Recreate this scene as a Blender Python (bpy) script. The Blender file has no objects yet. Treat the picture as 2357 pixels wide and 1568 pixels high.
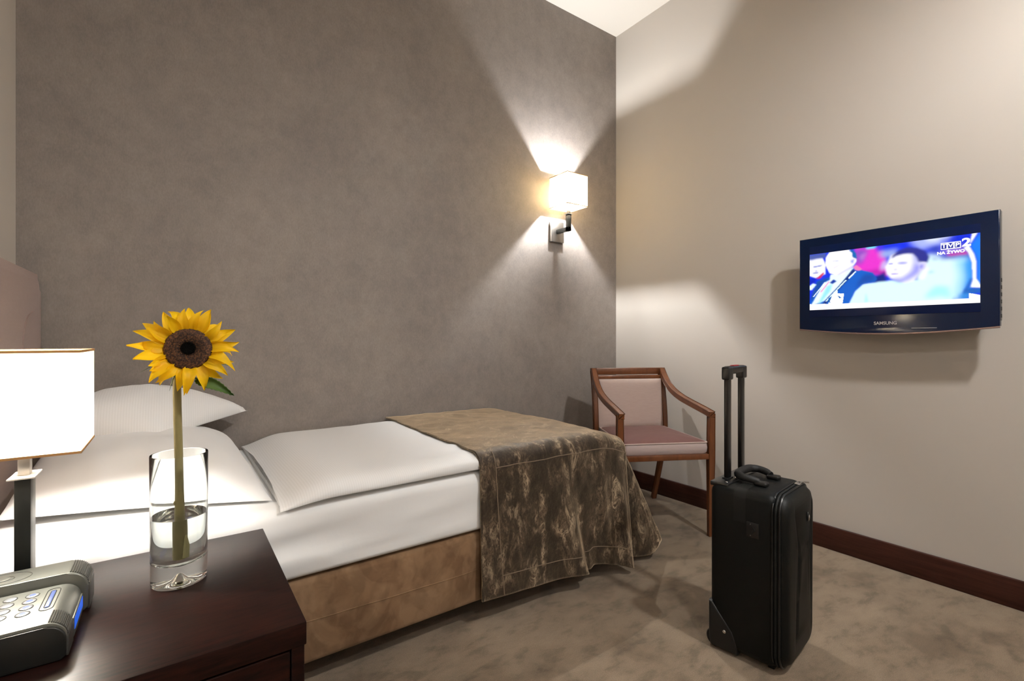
import bpy, bmesh, math, random
import numpy as np
from mathutils import Vector, Matrix, noise as mnoise

random.seed(7)
PI = math.pi
scene = bpy.context.scene
C = scene.collection

# ------------------------------------------------------------------ camera
cam_d = bpy.data.cameras.new('camera')
cam_d.sensor_width = 36.0
cam_d.lens = 36.0 * 1103.6 / 2357.0
cam_d.shift_y = -5.0 / 2357.0
cam_d.clip_start = 0.02
cam = bpy.data.objects.new('camera', cam_d)
C.objects.link(cam)
cam.location = (0, 0, 1.0)
YAW = math.radians(35.2)
cam.rotation_euler = (math.radians(90), 0, -YAW)
scene.camera = cam

# ------------------------------------------------------------------ world and exposure
w = bpy.data.worlds.new('world')
scene.world = w
w.use_nodes = True
w.node_tree.nodes['Background'].inputs[0].default_value = (0.9, 0.85, 0.8, 1)
w.node_tree.nodes['Background'].inputs[1].default_value = 0.02
scene.view_settings.view_transform = 'Standard'
scene.view_settings.look = 'None'
scene.view_settings.gamma = 1.0
scene.view_settings.use_curve_mapping = False
scene.view_settings.exposure = 0.18
scene.cycles.max_bounces = 24
scene.cycles.transmission_bounces = 24
scene.cycles.glossy_bounces = 12

# power of the lamps, and of one added fill (watts of their bulbs)
P_SCONCE, COL_SCONCE = 66.0, (0.96, 0.98, 1.0)
P_TABLE, COL_TABLE = 17.0, (1.0, 0.95, 0.88)
P_PENDANT, COL_PENDANT = 132.0, (0.97, 0.985, 1.0)
P_FILL = 45.0

# ------------------------------------------------------------------ room dimensions
XL, XR, YB, YF, ZC = -0.447, 2.554, 2.345, -2.2, 3.13

# ================================================================== helpers
def srgb(r, g, b):
    def f(c):
        c /= 255.0
        return c / 12.92 if c <= 0.04045 else ((c + 0.055) / 1.055) ** 2.4
    return (f(r), f(g), f(b))

MATS = {}
class NT:
    def __init__(self, name):
        self.m = bpy.data.materials.new(name)
        self.m.use_nodes = True
        self.t = self.m.node_tree
        self.b = self.t.nodes['Principled BSDF']
        self.out = self.t.nodes['Material Output']
        MATS[name] = self.m
    def n(self, typ, **kw):
        nd = self.t.nodes.new(typ)
        for k, v in kw.items():
            if k.startswith('i_'):
                nd.inputs[k[2:].replace('_', ' ')].default_value = v
            else:
                setattr(nd, k, v)
        return nd
    def l(self, a, b): self.t.links.new(a, b)
    def coord(self, scale=(1, 1, 1), rot=(0, 0, 0)):
        tc = self.n('ShaderNodeTexCoord')
        mp = self.n('ShaderNodeMapping')
        mp.inputs['Scale'].default_value = scale
        mp.inputs['Rotation'].default_value = rot
        self.l(tc.outputs['Object'], mp.inputs['Vector'])
        return mp.outputs['Vector']
    def noise(self, vec, scale, detail=4, rough=0.55, dist=0.0):
        nd = self.n('ShaderNodeTexNoise')
        nd.inputs['Scale'].default_value = scale
        nd.inputs['Detail'].default_value = detail
        nd.inputs['Roughness'].default_value = rough
        nd.inputs['Distortion'].default_value = dist
        self.l(vec, nd.inputs['Vector'])
        return nd.outputs['Fac']
    def ramp(self, fac, stops):
        r = self.n('ShaderNodeValToRGB')
        el = r.color_ramp.elements
        while len(el) < len(stops): el.new(0.5)
        for e, (p, c) in zip(el, stops):
            e.position = p; e.color = (*c, 1)
        self.l(fac, r.inputs['Fac'])
        return r.outputs['Color']
    def mix(self, fac, a, b, mode='MIX'):
        x = self.n('ShaderNodeMix', data_type='RGBA', blend_type=mode)
        for s, v in ((0, fac), (6, a), (7, b)):
            if hasattr(v, 'is_output'): self.l(v, x.inputs[s])
            elif s == 0: x.inputs[0].default_value = v
            else: x.inputs[s].default_value = (*v, 1)
        return x.outputs[2]
    def bump(self, h, strength, dist=0.002, prev=None):
        bp = self.n('ShaderNodeBump')
        bp.inputs['Strength'].default_value = strength
        bp.inputs['Distance'].default_value = dist
        self.l(h, bp.inputs['Height'])
        if prev is not None: self.l(prev, bp.inputs['Normal'])
        return bp.outputs['Normal']
    def set(self, color=None, rough=None, metal=None, normal=None, **kw):
        b = self.b
        if color is not None:
            if hasattr(color, 'is_output'): self.l(color, b.inputs['Base Color'])
            else: b.inputs['Base Color'].default_value = (*color, 1)
        if rough is not None:
            if hasattr(rough, 'is_output'): self.l(rough, b.inputs['Roughness'])
            else: b.inputs['Roughness'].default_value = rough
        if metal is not None: b.inputs['Metallic'].default_value = metal
        if normal is not None: self.l(normal, b.inputs['Normal'])
        for k, v in kw.items():
            s = b.inputs[k.replace('_', ' ')]
            s.default_value = (*v, 1) if isinstance(v, tuple) and len(v) == 3 else v
        return self.m

def plain(name, color, rough=0.5, metal=0.0, **kw):
    return NT(name).set(color, rough, metal, **kw)

def emit(name, color, strength):
    t = NT(name)
    return t.set((0, 0, 0), 0.5, Emission_Color=color, Emission_Strength=strength)

# ------------------------------------------------------------------ mesh builder
class MB:
    def __init__(self): self.bm = bmesh.new()
    def box(self, x0, x1, y0, y1, z0, z1, r=0.0, seg=2):
        t = bmesh.new()
        bmesh.ops.create_cube(t, size=1.0)
        for v in t.verts:
            v.co = Vector(((x0 + x1) / 2 + v.co.x * (x1 - x0), (y0 + y1) / 2 + v.co.y * (y1 - y0), (z0 + z1) / 2 + v.co.z * (z1 - z0)))
        if r > 0:
            bmesh.ops.bevel(t, geom=list(t.edges), offset=r, segments=seg, profile=0.5, affect='EDGES', clamp_overlap=True)
        self.add(t); return self
    def add(self, t, mat=None):
        if mat is not None: t.transform(mat)
        off = len(self.bm.verts)
        vs = [self.bm.verts.new(v.co) for v in t.verts]
        t.verts.index_update()
        for f in t.faces:
            try: self.bm.faces.new([vs[v.index] for v in f.verts])
            except ValueError: pass
        t.free(); return self
    def loft(self, loops, closed=True, cap=True):
        bm = self.bm
        rows = [[bm.verts.new(p) for p in L] for L in loops]
        n = len(rows[0])
        for a, b in zip(rows, rows[1:]):
            for i in range(n if closed else n - 1):
                j = (i + 1) % n
                try: bm.faces.new((a[i], a[j], b[j], b[i]))
                except ValueError: pass
        if cap and closed:
            for L in (rows[0][::-1], rows[-1]):
                try: bm.faces.new(L)
                except ValueError: pass
        return self
    def tube(self, path, rad, n=8, closed=False, flat=1.0, up=None):
        P = [Vector(p) for p in path]
        m = len(P)
        R = rad if hasattr(rad, '__len__') else [rad] * m
        T = []
        for i in range(m):
            a = P[(i - 1) % m] if (closed or i > 0) else P[i]
            b = P[(i + 1) % m] if (closed or i < m - 1) else P[i]
            T.append((b - a).normalized())
        nrm = Vector(up) if up is not None else (Vector((0, 0, 1)) if abs(T[0].z) < 0.9 else Vector((1, 0, 0)))
        loops = []
        for i in range(m):
            nrm = (nrm - T[i] * nrm.dot(T[i]))
            if nrm.length < 1e-6: nrm = Vector((1, 0, 0)).cross(T[i])
            nrm.normalize()
            bi = T[i].cross(nrm)
            loops.append([P[i] + (nrm * math.cos(2 * PI * k / n) * flat + bi * math.sin(2 * PI * k / n)) * R[i] for k in range(n)])
            if up is not None: nrm = Vector(up)
        if closed: loops.append(loops[0]); self.loft(loops, cap=False); bmesh.ops.remove_doubles(self.bm, verts=self.bm.verts, dist=1e-6)
        else: self.loft(loops)
        return self
    def lathe(self, prof, n=32, center=(0, 0, 0)):
        c = Vector(center); loops = []
        for r, z in prof:
            r = max(r, 1e-5)
            loops.append([c + Vector((r * math.cos(2 * PI * k / n), r * math.sin(2 * PI * k / n), z)) for k in range(n)])
        self.loft(loops, cap=True); return self
    def grid(self, f, nu, nv):
        self.loft([[Vector(f(i / nu, j / nv)) for j in range(nv + 1)] for i in range(nu + 1)], closed=False); return self
    def prism(self, outline, axis, a, b, r=0.0, seg=3):
        """extrude a closed 2D outline along axis 'x','y' or 'z' from a to b"""
        def P(p, t):
            return Vector((t, p[0], p[1])) if axis == 'x' else Vector((p[0], t, p[1])) if axis == 'y' else Vector((p[0], p[1], t))
        t = bmesh.new()
        A = [t.verts.new(P(p, a)) for p in outline]; B = [t.verts.new(P(p, b)) for p in outline]
        n = len(outline)
        for i in range(n):
            t.faces.new((A[i], A[(i + 1) % n], B[(i + 1) % n], B[i]))
        fa = t.faces.new(A[::-1]); fb = t.faces.new(B)
        if r > 0:
            bmesh.ops.bevel(t, geom=list(set(fa.edges) | set(fb.edges)), offset=r, segments=seg, profile=0.5, affect='EDGES', clamp_overlap=True)
        self.add(t); return self
    def sphere(self, c, r, sc=(1, 1, 1), sub=2):
        t = bmesh.new()
        bmesh.ops.create_icosphere(t, subdivisions=sub, radius=r)
        for v in t.verts: v.co = Vector((v.co.x * sc[0], v.co.y * sc[1], v.co.z * sc[2])) + Vector(c)
        self.add(t); return self

TM = {}     # matrix of every thing's Empty
def thing(name, label, cat, loc=(0, 0, 0), rot=None, group=None):
    o = bpy.data.objects.new(name, None); C.objects.link(o)
    o.empty_display_size = 0.05
    M = Matrix.Translation(Vector(loc))
    if rot is not None:
        o.rotation_euler = rot
        from mathutils import Euler
        M = M @ Euler(rot).to_matrix().to_4x4()
    o.location = loc
    TM[o.name] = M
    o['label'] = label; o['category'] = cat
    if group: o['group'] = group
    return o

def finish(mb, smooth=40, world=None):
    bm = mb.bm
    if world is not None: bm.transform(world)
    bmesh.ops.recalc_face_normals(bm, faces=bm.faces)
    me = bpy.data.meshes.new('mesh')
    bm.to_mesh(me); bm.free()
    if smooth:
        me.polygons.foreach_set('use_smooth', [True] * len(me.polygons))
        try: me.set_sharp_from_angle(angle=math.radians(smooth))
        except Exception: pass
    return me

def part(name, mb, mat, parent, label=None, smooth=40, local=False):
    """mesh child; coordinates are world ones unless local; parent may be a thing or one of its parts"""
    root = parent
    while root.parent is not None: root = root.parent
    M = TM.get(root.name, Matrix.Identity(4))
    me = mb if isinstance(mb, bpy.types.Mesh) else finish(mb, smooth, None if local else M.inverted())
    me.name = name
    o = bpy.data.objects.new(name, me); C.objects.link(o)
    if mat is not None and len(me.materials) == 0: me.materials.append(MATS[mat])
    o.parent = parent
    if label: o['label'] = label
    return o

def solo(name, mb, mat, label, cat, origin, group=None, smooth=40):
    M = Matrix.Translation(Vector(origin))
    me = finish(mb, smooth, M.inverted())
    me.name = name
    o = bpy.data.objects.new(name, me); C.objects.link(o)
    o.location = origin; TM[o.name] = M
    me.materials.append(MATS[mat])
    o['label'] = label; o['category'] = cat
    if group: o['group'] = group
    return o

def struct(name, mb, mat, smooth=0):
    me = finish(mb, smooth); me.name = name
    o = bpy.data.objects.new(name, me); C.objects.link(o)
    me.materials.append(MATS[mat]); o['kind'] = 'structure'
    TM[o.name] = Matrix.Identity(4)
    return o

def text_mesh(body, size, M, extrude=0.0004, bold=0.0, align='CENTER'):
    cu = bpy.data.curves.new('lettering', 'FONT')
    cu.body = body; cu.size = size; cu.extrude = extrude; cu.offset = bold
    cu.align_x = align; cu.align_y = 'CENTER'
    o = bpy.data.objects.new('tmp', cu); C.objects.link(o)
    dg = bpy.context.evaluated_depsgraph_get()
    me = bpy.data.meshes.new_from_object(o.evaluated_get(dg))
    bpy.data.objects.remove(o); bpy.data.curves.remove(cu)
    me.transform(M); me.materials.clear()
    return me

def bez(p0, p1, p2, p3, n):
    out = []
    for i in range(n + 1):
        t = i / n; s = 1 - t
        out.append(tuple(s**3 * a + 3 * s * s * t * b + 3 * s * t * t * c + t**3 * d for a, b, c, d in zip(p0, p1, p2, p3)))
    return out

def interp(pts, n):
    """Catmull-Rom resample through points -> n+1 samples by index parameter"""
    P = [Vector(p) for p in pts]; out = []
    m = len(P) - 1
    for i in range(n + 1):
        t = i / n * m; k = min(int(t), m - 1); f = t - k
        a = P[max(k - 1, 0)]; b = P[k]; c = P[k + 1]; d = P[min(k + 2, m)]
        out.append(0.5 * ((2 * b) + (c - a) * f + (2 * a - 5 * b + 4 * c - d) * f * f + (3 * b - 3 * c + d - a) * f**3))
    return out

def nz(x, y, z=0.0): return mnoise.noise(Vector((x, y, z)))
def sstep(a, b, x):
    t = min(1, max(0, (x - a) / (b - a))); return t * t * (3 - 2 * t)

# ================================================================== materials
t = NT('grey_wallpaper')
v = t.coord((1, 1, 1))
n1 = t.noise(v, 2.2, 6, 0.62, 0.3); n2 = t.noise(t.coord((1, 1, 0.8)), 17, 7, 0.72, 0.2); n3 = t.noise(t.coord((1, 1, 0.35)), 260, 3, 0.7)
c = t.ramp(n1, [(0.3, (0.218, 0.191, 0.172)), (0.7, (0.282, 0.248, 0.222))])
c = t.mix(0.42, c, t.ramp(n2, [(0.3, (0.36, 0.35, 0.36)), (0.68, (0.62, 0.60, 0.585))]), 'OVERLAY')
c = t.mix(0.10, c, t.ramp(n3, [(0.35, (0.1, 0.1, 0.1)), (0.65, (0.9, 0.9, 0.9))]), 'OVERLAY')
t.set(c, 0.62, normal=t.bump(n3, 0.25, 0.001), Specular_IOR_Level=0.35)

t = NT('beige_wall')
v = t.coord()
n1 = t.noise(v, 1.2, 3); n2 = t.noise(v, 180, 3, 0.6)
c = t.mix(n1, (0.545, 0.498, 0.440), (0.570, 0.524, 0.466))
t.set(c, 0.75, normal=t.bump(n2, 0.12, 0.0008), Specular_IOR_Level=0.25)

t = NT('ceiling_paint')
t.set((0.70, 0.65, 0.58), 0.85, normal=t.bump(t.noise(t.coord(), 150, 2), 0.08, 0.0006))

t = NT('carpet_velour')
v = t.coord()
n1 = t.noise(v, 3.4, 4, 0.6, 0.3); n2 = t.noise(v, 480, 2, 0.7); n3 = t.noise(t.coord((1, 1.9, 1), (0, 0, 0.7)), 8, 6, 0.66, 0.25)
c = t.ramp(n1, [(0.36, (0.155, 0.114, 0.076)), (0.46, (0.222, 0.168, 0.114)), (0.70, (0.260, 0.198, 0.136))])
c = t.mix(0.62, c, t.ramp(n3, [(0.36, (0.26, 0.26, 0.25)), (0.48, (0.50, 0.50, 0.50)), (0.62, (0.60, 0.60, 0.60))]), 'OVERLAY')
c = t.mix(0.50, c, t.ramp(n2, [(0.3, (0.2, 0.2, 0.2)), (0.7, (0.8, 0.8, 0.8))]), 'OVERLAY')
t.set(c, 0.95, normal=t.bump(n2, 0.5, 0.004), Sheen_Weight=0.25, Sheen_Roughness=0.4, Specular_IOR_Level=0.1)

def wood(name, c1, c2, rough, scale=(1, 12, 12), rot=(0, 0, 0), coat=0.0, bumps=0.05, spec=0.5):
    t = NT(name)
    v = t.coord(scale, rot)
    n1 = t.noise(v, 6, 6, 0.6, 0.6); n2 = t.noise(t.coord(tuple(s * 4 for s in scale), rot), 14, 3, 0.6)
    c = t.ramp(n1, [(0.32, c1), (0.66, c2)])
    t.set(c, rough, normal=t.bump(n2, bumps, 0.001), Specular_IOR_Level=spec, Coat_Weight=coat, Coat_Roughness=0.12)
wood('wenge_wood', (0.0050, 0.0020, 0.0017), (0.020, 0.0055, 0.0036), 0.33, (3, 22, 22), (0, 0, 0.06), 0.0, spec=0.17)
wood('mahogany_baseboard', (0.030, 0.0105, 0.0075), (0.058, 0.021, 0.014), 0.34, (14, 1, 14), (0, 0, 0), 0.0, spec=0.2)
wood('cherry_wood', (0.115, 0.036, 0.0115), (0.185, 0.062, 0.020), 0.30, (5, 5, 1.2), (0, 0, 0), 0.35)

t = NT('white_cotton')
v = t.coord()
n1 = t.noise(v, 420, 2); n2 = t.noise(v, 9, 4, 0.5)
t.set((0.855, 0.850, 0.835), 0.85, normal=t.bump(n1, 0.15, 0.0006, t.bump(n2, 0.22, 0.006)), Sheen_Weight=0.15, Specular_IOR_Level=0.2)

t = NT('striped_cotton')
v = t.coord()
wv = t.n('ShaderNodeTexWave', wave_type='BANDS', bands_direction='X')
wv.inputs['Scale'].default_value = 46; wv.inputs['Distortion'].default_value = 0.5
t.l(v, wv.inputs['Vector'])
n2 = t.noise(v, 8, 4, 0.5)
c = t.ramp(wv.outputs['Fac'], [(0.35, (0.825, 0.818, 0.800)), (0.65, (0.860, 0.853, 0.838))])
t.set(c, 0.8, normal=t.bump(wv.outputs['Fac'], 0.05, 0.0008, t.bump(n2, 0.22, 0.006)), Sheen_Weight=0.15, Specular_IOR_Level=0.25)

def ridge(t, fac, w):
    """bright thin crests where the noise crosses its middle"""
    a = t.n('ShaderNodeMath', operation='SUBTRACT'); t.l(fac, a.inputs[0]); a.inputs[1].default_value = 0.5
    b = t.n('ShaderNodeMath', operation='ABSOLUTE'); t.l(a.outputs[0], b.inputs[0])
    c = t.n('ShaderNodeMapRange'); t.l(b.outputs[0], c.inputs['Value'])
    c.inputs['From Min'].default_value = 0.0; c.inputs['From Max'].default_value = w
    c.inputs['To Min'].default_value = 1.0; c.inputs['To Max'].default_value = 0.0
    return c.outputs[0]
t = NT('crushed_velvet')
v = t.coord((1, 1, 0.45), (0.0, 0.15, 0.0))
r1 = ridge(t, t.noise(v, 20, 6, 0.66, 0.9), 0.050); r2 = ridge(t, t.noise(t.coord((1, 1, 0.6)), 52, 5, 0.65, 0.8), 0.070)
m1 = t.noise(v, 17, 5, 0.6, 0.6); m2 = t.noise(t.coord((1, 1, 0.7)), 80, 5, 0.7, 0.5)
base = t.ramp(m1, [(0.36, (0.0100, 0.0062, 0.0038)), (0.66, (0.048, 0.031, 0.019))])
base = t.mix(0.6, base, t.ramp(m2, [(0.32, (0.22, 0.22, 0.22)), (0.68, (0.80, 0.80, 0.80))]), 'OVERLAY')
msk = t.ramp(m1, [(0.50, (0, 0, 0)), (0.72, (1, 1, 1))])
k1 = t.mix(1.0, r1, msk, 'MULTIPLY'); k2 = t.mix(1.0, r2, t.ramp(m1, [(0.45, (0.06, 0.06, 0.06)), (0.66, (0.7, 0.7, 0.7))]), 'MULTIPLY')
c = t.mix(k2, base, (0.22, 0.157, 0.100)); c = t.mix(k1, c, (0.52, 0.40, 0.26))
hgt = t.mix(0.5, m2, k1)
t.set(c, 0.55, normal=t.bump(hgt, 0.5, 0.006), Sheen_Weight=1.0, Sheen_Roughness=0.44, Sheen_Tint=(1.0, 0.79, 0.54), Specular_IOR_Level=0.2)
plain('velvet_seam', (0.15, 0.105, 0.068), 0.6, Sheen_Weight=0.6, Sheen_Tint=(0.98, 0.78, 0.54))

t = NT('tan_suede')
v = t.coord()
n1 = t.noise(t.coord((1, 1, 0.9)), 8, 4, 0.5, 0.9); n3 = t.noise(t.coord((1, 1, 0.8), (0, 0.5, 0)), 21, 3, 0.5, 0.6); n2 = t.noise(v, 400, 2)
c = t.ramp(n1, [(0.40, (0.185, 0.108, 0.058)), (0.46, (0.222, 0.134, 0.074)), (0.56, (0.245, 0.150, 0.083)), (0.62, (0.275, 0.172, 0.098))])
c = t.mix(0.35, c, t.ramp(n3, [(0.40, (0.30, 0.30, 0.30)), (0.58, (0.58, 0.58, 0.58))]), 'OVERLAY')
t.set(c, 0.9, normal=t.bump(n2, 0.2, 0.001), Sheen_Weight=0.35, Sheen_Roughness=0.4, Sheen_Tint=(0.95, 0.75, 0.5), Specular_IOR_Level=0.15)

def velvet(name, c1, c2, sheen=0.6):
    t = NT(name)
    n1 = t.noise(t.coord((1, 1, 5)), 30, 4, 0.6); n2 = t.noise(t.coord(), 350, 2)
    t.set(t.mix(n1, c1, c2), 0.8, normal=t.bump(n2, 0.2, 0.001), Sheen_Weight=sheen, Sheen_Roughness=0.35, Sheen_Tint=(0.95, 0.85, 0.82), Specular_IOR_Level=0.15)
velvet('pink_velvet', (0.450, 0.345, 0.300), (0.530, 0.415, 0.365))
velvet('rose_velvet', (0.135, 0.066, 0.058), (0.175, 0.088, 0.078), 0.25)
velvet('sheen_side_velvet', (0.46, 0.365, 0.340), (0.52, 0.42, 0.395))  # sheen on the seat sides put into colour; seat top set darker
velvet('mauve_velvet', (0.235, 0.165, 0.148), (0.275, 0.200, 0.180), 0.35)

t = NT('black_nylon')
v = t.coord()
n1 = t.noise(v, 700, 2)
t.set((0.0030, 0.0040, 0.0038), 0.48, normal=t.bump(n1, 0.25, 0.0006), Specular_IOR_Level=0.24)
plain('webbing', (0.0070, 0.0085, 0.0080), 0.6, Specular_IOR_Level=0.3)
plain('black_plastic', (0.006, 0.0065, 0.007), 0.32)
plain('black_rubber', (0.006, 0.006, 0.006), 0.6)
plain('black_aluminium', (0.010, 0.009, 0.0085), 0.28, 0.4)
plain('chrome', (0.75, 0.74, 0.72), 0.22, 1.0)
plain('red_button_plastic', (0.35, 0.015, 0.025), 0.4)
plain('dark_metal', (0.035, 0.037, 0.035), 0.34, 0.75)
plain('brushed_nickel', (0.48, 0.46, 0.43), 0.33, 1.0)
plain('white_metal', (0.72, 0.70, 0.66), 0.35, 0.2)
plain('brown_tape', (0.42, 0.22, 0.075), 0.8)
plain('tv_flare_gloss', (0.0018, 0.0085, 0.0360), 0.12, Specular_IOR_Level=0.35)  # blue flare from the screen put into the bezel's base colour
plain('tv_panel', (0.0015, 0.008, 0.050), 0.2, Specular_IOR_Level=0.3)
plain('tv_grey', (0.09, 0.085, 0.085), 0.35)
plain('tv_rim', (0.35, 0.24, 0.22), 0.22, 0.5)
plain('logo_silver', (0.65, 0.65, 0.68), 0.35, 0.6)
plain('radio_dark', (0.010, 0.0105, 0.009), 0.34)
plain('radio_rib', (0.085, 0.082, 0.072), 0.36, 0.5)
t = NT('radio_silver')
t.set((0.235, 0.240, 0.210), 0.38, 0.80, normal=t.bump(t.noise(t.coord((1, 40, 1)), 30, 2), 0.04, 0.0005))
plain('radio_button', (0.33, 0.345, 0.36), 0.35, 0.4)
plain('radio_line', (0.05, 0.05, 0.045), 0.4)
plain('white_print', (0.75, 0.75, 0.72), 0.5)
emit('radio_display', srgb(40, 95, 215), 0.9)
emit('blue_led', srgb(120, 150, 235), 0.75)

t = NT('vase_glass')
t.set((0.965, 0.99, 0.98), 0.0, Transmission_Weight=1.0, IOR=1.45)
t = NT('water')
t.set((0.97, 0.985, 0.98), 0.0, Transmission_Weight=1.0, IOR=1.333)

t = NT('sunflower_petal')
v = t.coord((1, 1, 1))
n1 = t.noise(t.coord((60, 4, 1)), 6, 3); n2 = t.noise(v, 30, 3)
c = t.mix(n1, (0.88, 0.50, 0.004), (0.95, 0.66, 0.010))
t.set(c, 0.5, normal=t.bump(n1, 0.35, 0.001), Specular_IOR_Level=0.3)
tr = t.n('ShaderNodeBsdfTranslucent'); tr.inputs[0].default_value = (0.95, 0.62, 0.01, 1)
ms = t.n('ShaderNodeMixShader'); ms.inputs[0].default_value = 0.35
t.l(t.b.outputs[0], ms.inputs[1]); t.l(tr.outputs[0], ms.inputs[2]); t.l(ms.outputs[0], t.out.inputs[0])
t = NT('sunflower_florets')
t.set(t.mix(t.ramp(t.noise(t.coord(), 330, 2, 0.6), [(0.42, (0, 0, 0)), (0.66, (1, 1, 1))]), (0.020, 0.0065, 0.0025), (0.155, 0.060, 0.016)), 0.8)
plain('sunflower_eye', (0.0045, 0.0040, 0.0030), 0.95, Specular_IOR_Level=0.1)
t = NT('sunflower_stem')
t.set(t.mix(t.noise(t.coord((1, 1, 0.3)), 120, 3), (0.20, 0.165, 0.055), (0.31, 0.26, 0.10)), 0.7, Sheen_Weight=0.3)
plain('stem_cut', (0.50, 0.44, 0.20), 0.7)
t = NT('sunflower_leaf')
t.set(t.mix(t.noise(t.coord(), 60, 3), (0.028, 0.075, 0.008), (0.085, 0.160, 0.020)), 0.55)

def shade_mat(name, tcol, dcol, f):
    t = NT(name)
    df = t.n('ShaderNodeBsdfDiffuse'); df.inputs[0].default_value = (*dcol, 1)
    tl = t.n('ShaderNodeBsdfTranslucent'); tl.inputs[0].default_value = (*tcol, 1)
    m = t.n('ShaderNodeMixShader'); m.inputs[0].default_value = f
    t.l(df.outputs[0], m.inputs[1]); t.l(tl.outputs[0], m.inputs[2]); t.l(m.outputs[0], t.out.inputs[0])
shade_mat('shade_fabric', (0.95, 0.70, 0.36), (0.86, 0.80, 0.70), 0.28)
shade_mat('table_shade_fabric', (0.97, 0.86, 0.66), (0.88, 0.84, 0.76), 0.46)
shade_mat('pendant_fabric', (0.40, 0.20, 0.08), (0.45, 0.34, 0.24), 0.12)

def bulb_strength(P, r): return P / (4 * PI * PI * r * r)
R_S, R_T, R_P = 0.011, 0.016, 0.072
emit('sconce_bulb_glow', COL_SCONCE, bulb_strength(P_SCONCE, R_S))
emit('table_bulb_glow', COL_TABLE, bulb_strength(P_TABLE, R_T))
emit('pendant_bulb_glow', COL_PENDANT, bulb_strength(P_PENDANT, R_P))
emit('added_fill_glow', COL_PENDANT, bulb_strength(P_FILL, R_P))

# ================================================================== room shell
T = 0.12
struct('floor', MB().box(XL - T, XR + T, YF - T, YB + T, -0.1, 0.0), 'carpet_velour')
struct('ceiling', MB().box(XL - T, XR + T, YF - T, YB + T, ZC, ZC + 0.1), 'ceiling_paint')
struct('wall_back', MB().box(XL, XR, YB, YB + T, 0, ZC), 'grey_wallpaper')
struct('wall_right', MB().box(XR, XR + T, YF - T, YB + T, 0, ZC), 'beige_wall')
struct('wall_left', MB().box(XL - T, XL, YF - T, YB + T, 0, ZC), 'beige_wall')
struct('wall_front', MB().box(XL, XR, YF - T, YF, 0, ZC), 'beige_wall')
def baseboard(name, x0, x1, y0, y1):
    mb = MB().box(x0, x1, y0, y1, 0.0, 0.108, 0.003, 2)
    return struct(name, mb, 'mahogany_baseboard', 40)
baseboard('baseboard_right', XR - 0.018, XR, YF, YB)
baseboard('baseboard_back', XL, XR - 0.018, YB - 0.012, YB)
baseboard('baseboard_front', XL, XR - 0.018, YF, YF + 0.018)
baseboard('baseboard_left', XL, XL + 0.018, YF + 0.018, 0.86)

# ================================================================== bed
BY0, BY1, BX0, BX1 = 1.433, 2.328, -0.36, 1.59
bed = thing('bed_base', 'tan suede upholstered bed base under the white mattress', 'bed', ((BX0 + BX1) / 2, (BY0 + BY1) / 2, 0))
part('base_box', MB().box(BX0, BX1, BY0, BY1, 0.080, 0.322, 0.016, 3), 'tan_suede', bed)
sm = []
for i in range(41):
    x = BX0 + 0.02 + i / 40 * (BX1 - BX0 - 0.04)
    sm.append((x, BY0 - 0.0002, 0.200 + 0.006 * math.sin(x * 5 + 1) + 0.003 * nz(x * 7, 2)))
part('seam', MB().tube(sm, 0.0016, 6), 'tan_suede', bed)
for lx in (BX0 + 0.10, BX1 - 0.12):
    for ly in (BY0 + 0.09, BY1 - 0.09):
        part('leg', MB().lathe([(0.024, 0.0), (0.026, 0.004), (0.030, 0.085)], 20, (lx, ly, 0)), 'black_plastic', bed)

def mattress_mesh():
    x0, x1, y0, y1, z0, z1, r = -0.37, 1.60, 1.428, 2.326, 0.326, 0.532, 0.035
    loops = []
    nx = 90
    prof = []
    # closed cross-section in y,z: start bottom front, up the front face, over the top, down the back
    for k in range(7): a = PI + PI / 2 - k / 6 * PI / 2; prof.append((y0 + r + r * math.cos(a), z0 + r * 0.6 + r * 0.6 * math.sin(a), 0))
    for k in range(1, 10): prof.append((y0, z0 + r * 0.6 + k / 10 * (z1 - z0 - r * 1.6), 1))
    for k in range(7): a = PI - k / 6 * PI / 2; prof.append((y0 + r + r * math.cos(a), z1 - r + r * math.sin(a), 0.6))
    for k in range(1, 14): prof.append((y0 + r + k / 14 * (y1 - y0 - 2 * r), z1, 0.3))
    for k in range(7): a = PI / 2 - k / 6 * PI / 2; prof.append((y1 - r + r * math.cos(a), z1 - r + r * math.sin(a), 0))
    for k in range(7): a = -k / 6 * PI / 2; prof.append((y1 - r + r * math.cos(a), z0 + r * 0.6 + r * 0.6 * math.sin(a), 0))
    cy, cz = (y0 + y1) / 2, (z0 + z1) / 2
    for i in range(nx + 1):
        u = i / nx; x = x0 + (x1 - x0) * u
        e = min(u, 1 - u) * (x1 - x0)
        s = 1.0 if e > r else math.sqrt(max(0.0, 1 - (1 - e / r) ** 2)) * 0.25 + 0.75
        L = []
        for (y, z, wgt) in prof:
            yy = cy + (y - cy) * (1 - (1 - s) * 0.10); zz = cz + (z - cz) * (1 - (1 - s) * 0.30)
            # pulled sheet: diagonal soft creases on the front face
            cr = 0.0075 * nz((x * 2.2 + (z - 0.3) * 3.2), z * 15 - x * 3.2, 3.1) + 0.0034 * nz(x * 5 - z * 10, z * 30 - x * 2, 7)
            cr += 0.006 * math.exp(-((z - 0.40 - 0.10 * (x - 0.75)) / 0.012) ** 2) * sstep(0.45, 0.75, x) * 0.6
            cr += 0.0022 * math.sin((z - 0.33) * 62 - x * 17 + 2.2 * nz(x * 3, z * 6, 8)) * sstep(0.35, 0.75, x) * (0.4 + 0.6 * nz(x * 4 - z * 5, z * 4, 5)) * 1.6
            L.append(Vector((x, yy - wgt * cr, zz + (0.0025 * nz(x * 4, y * 4, 1) if wgt == 0.3 else 0))))
        loops.append(L)
    return MB().loft(loops)
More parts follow.
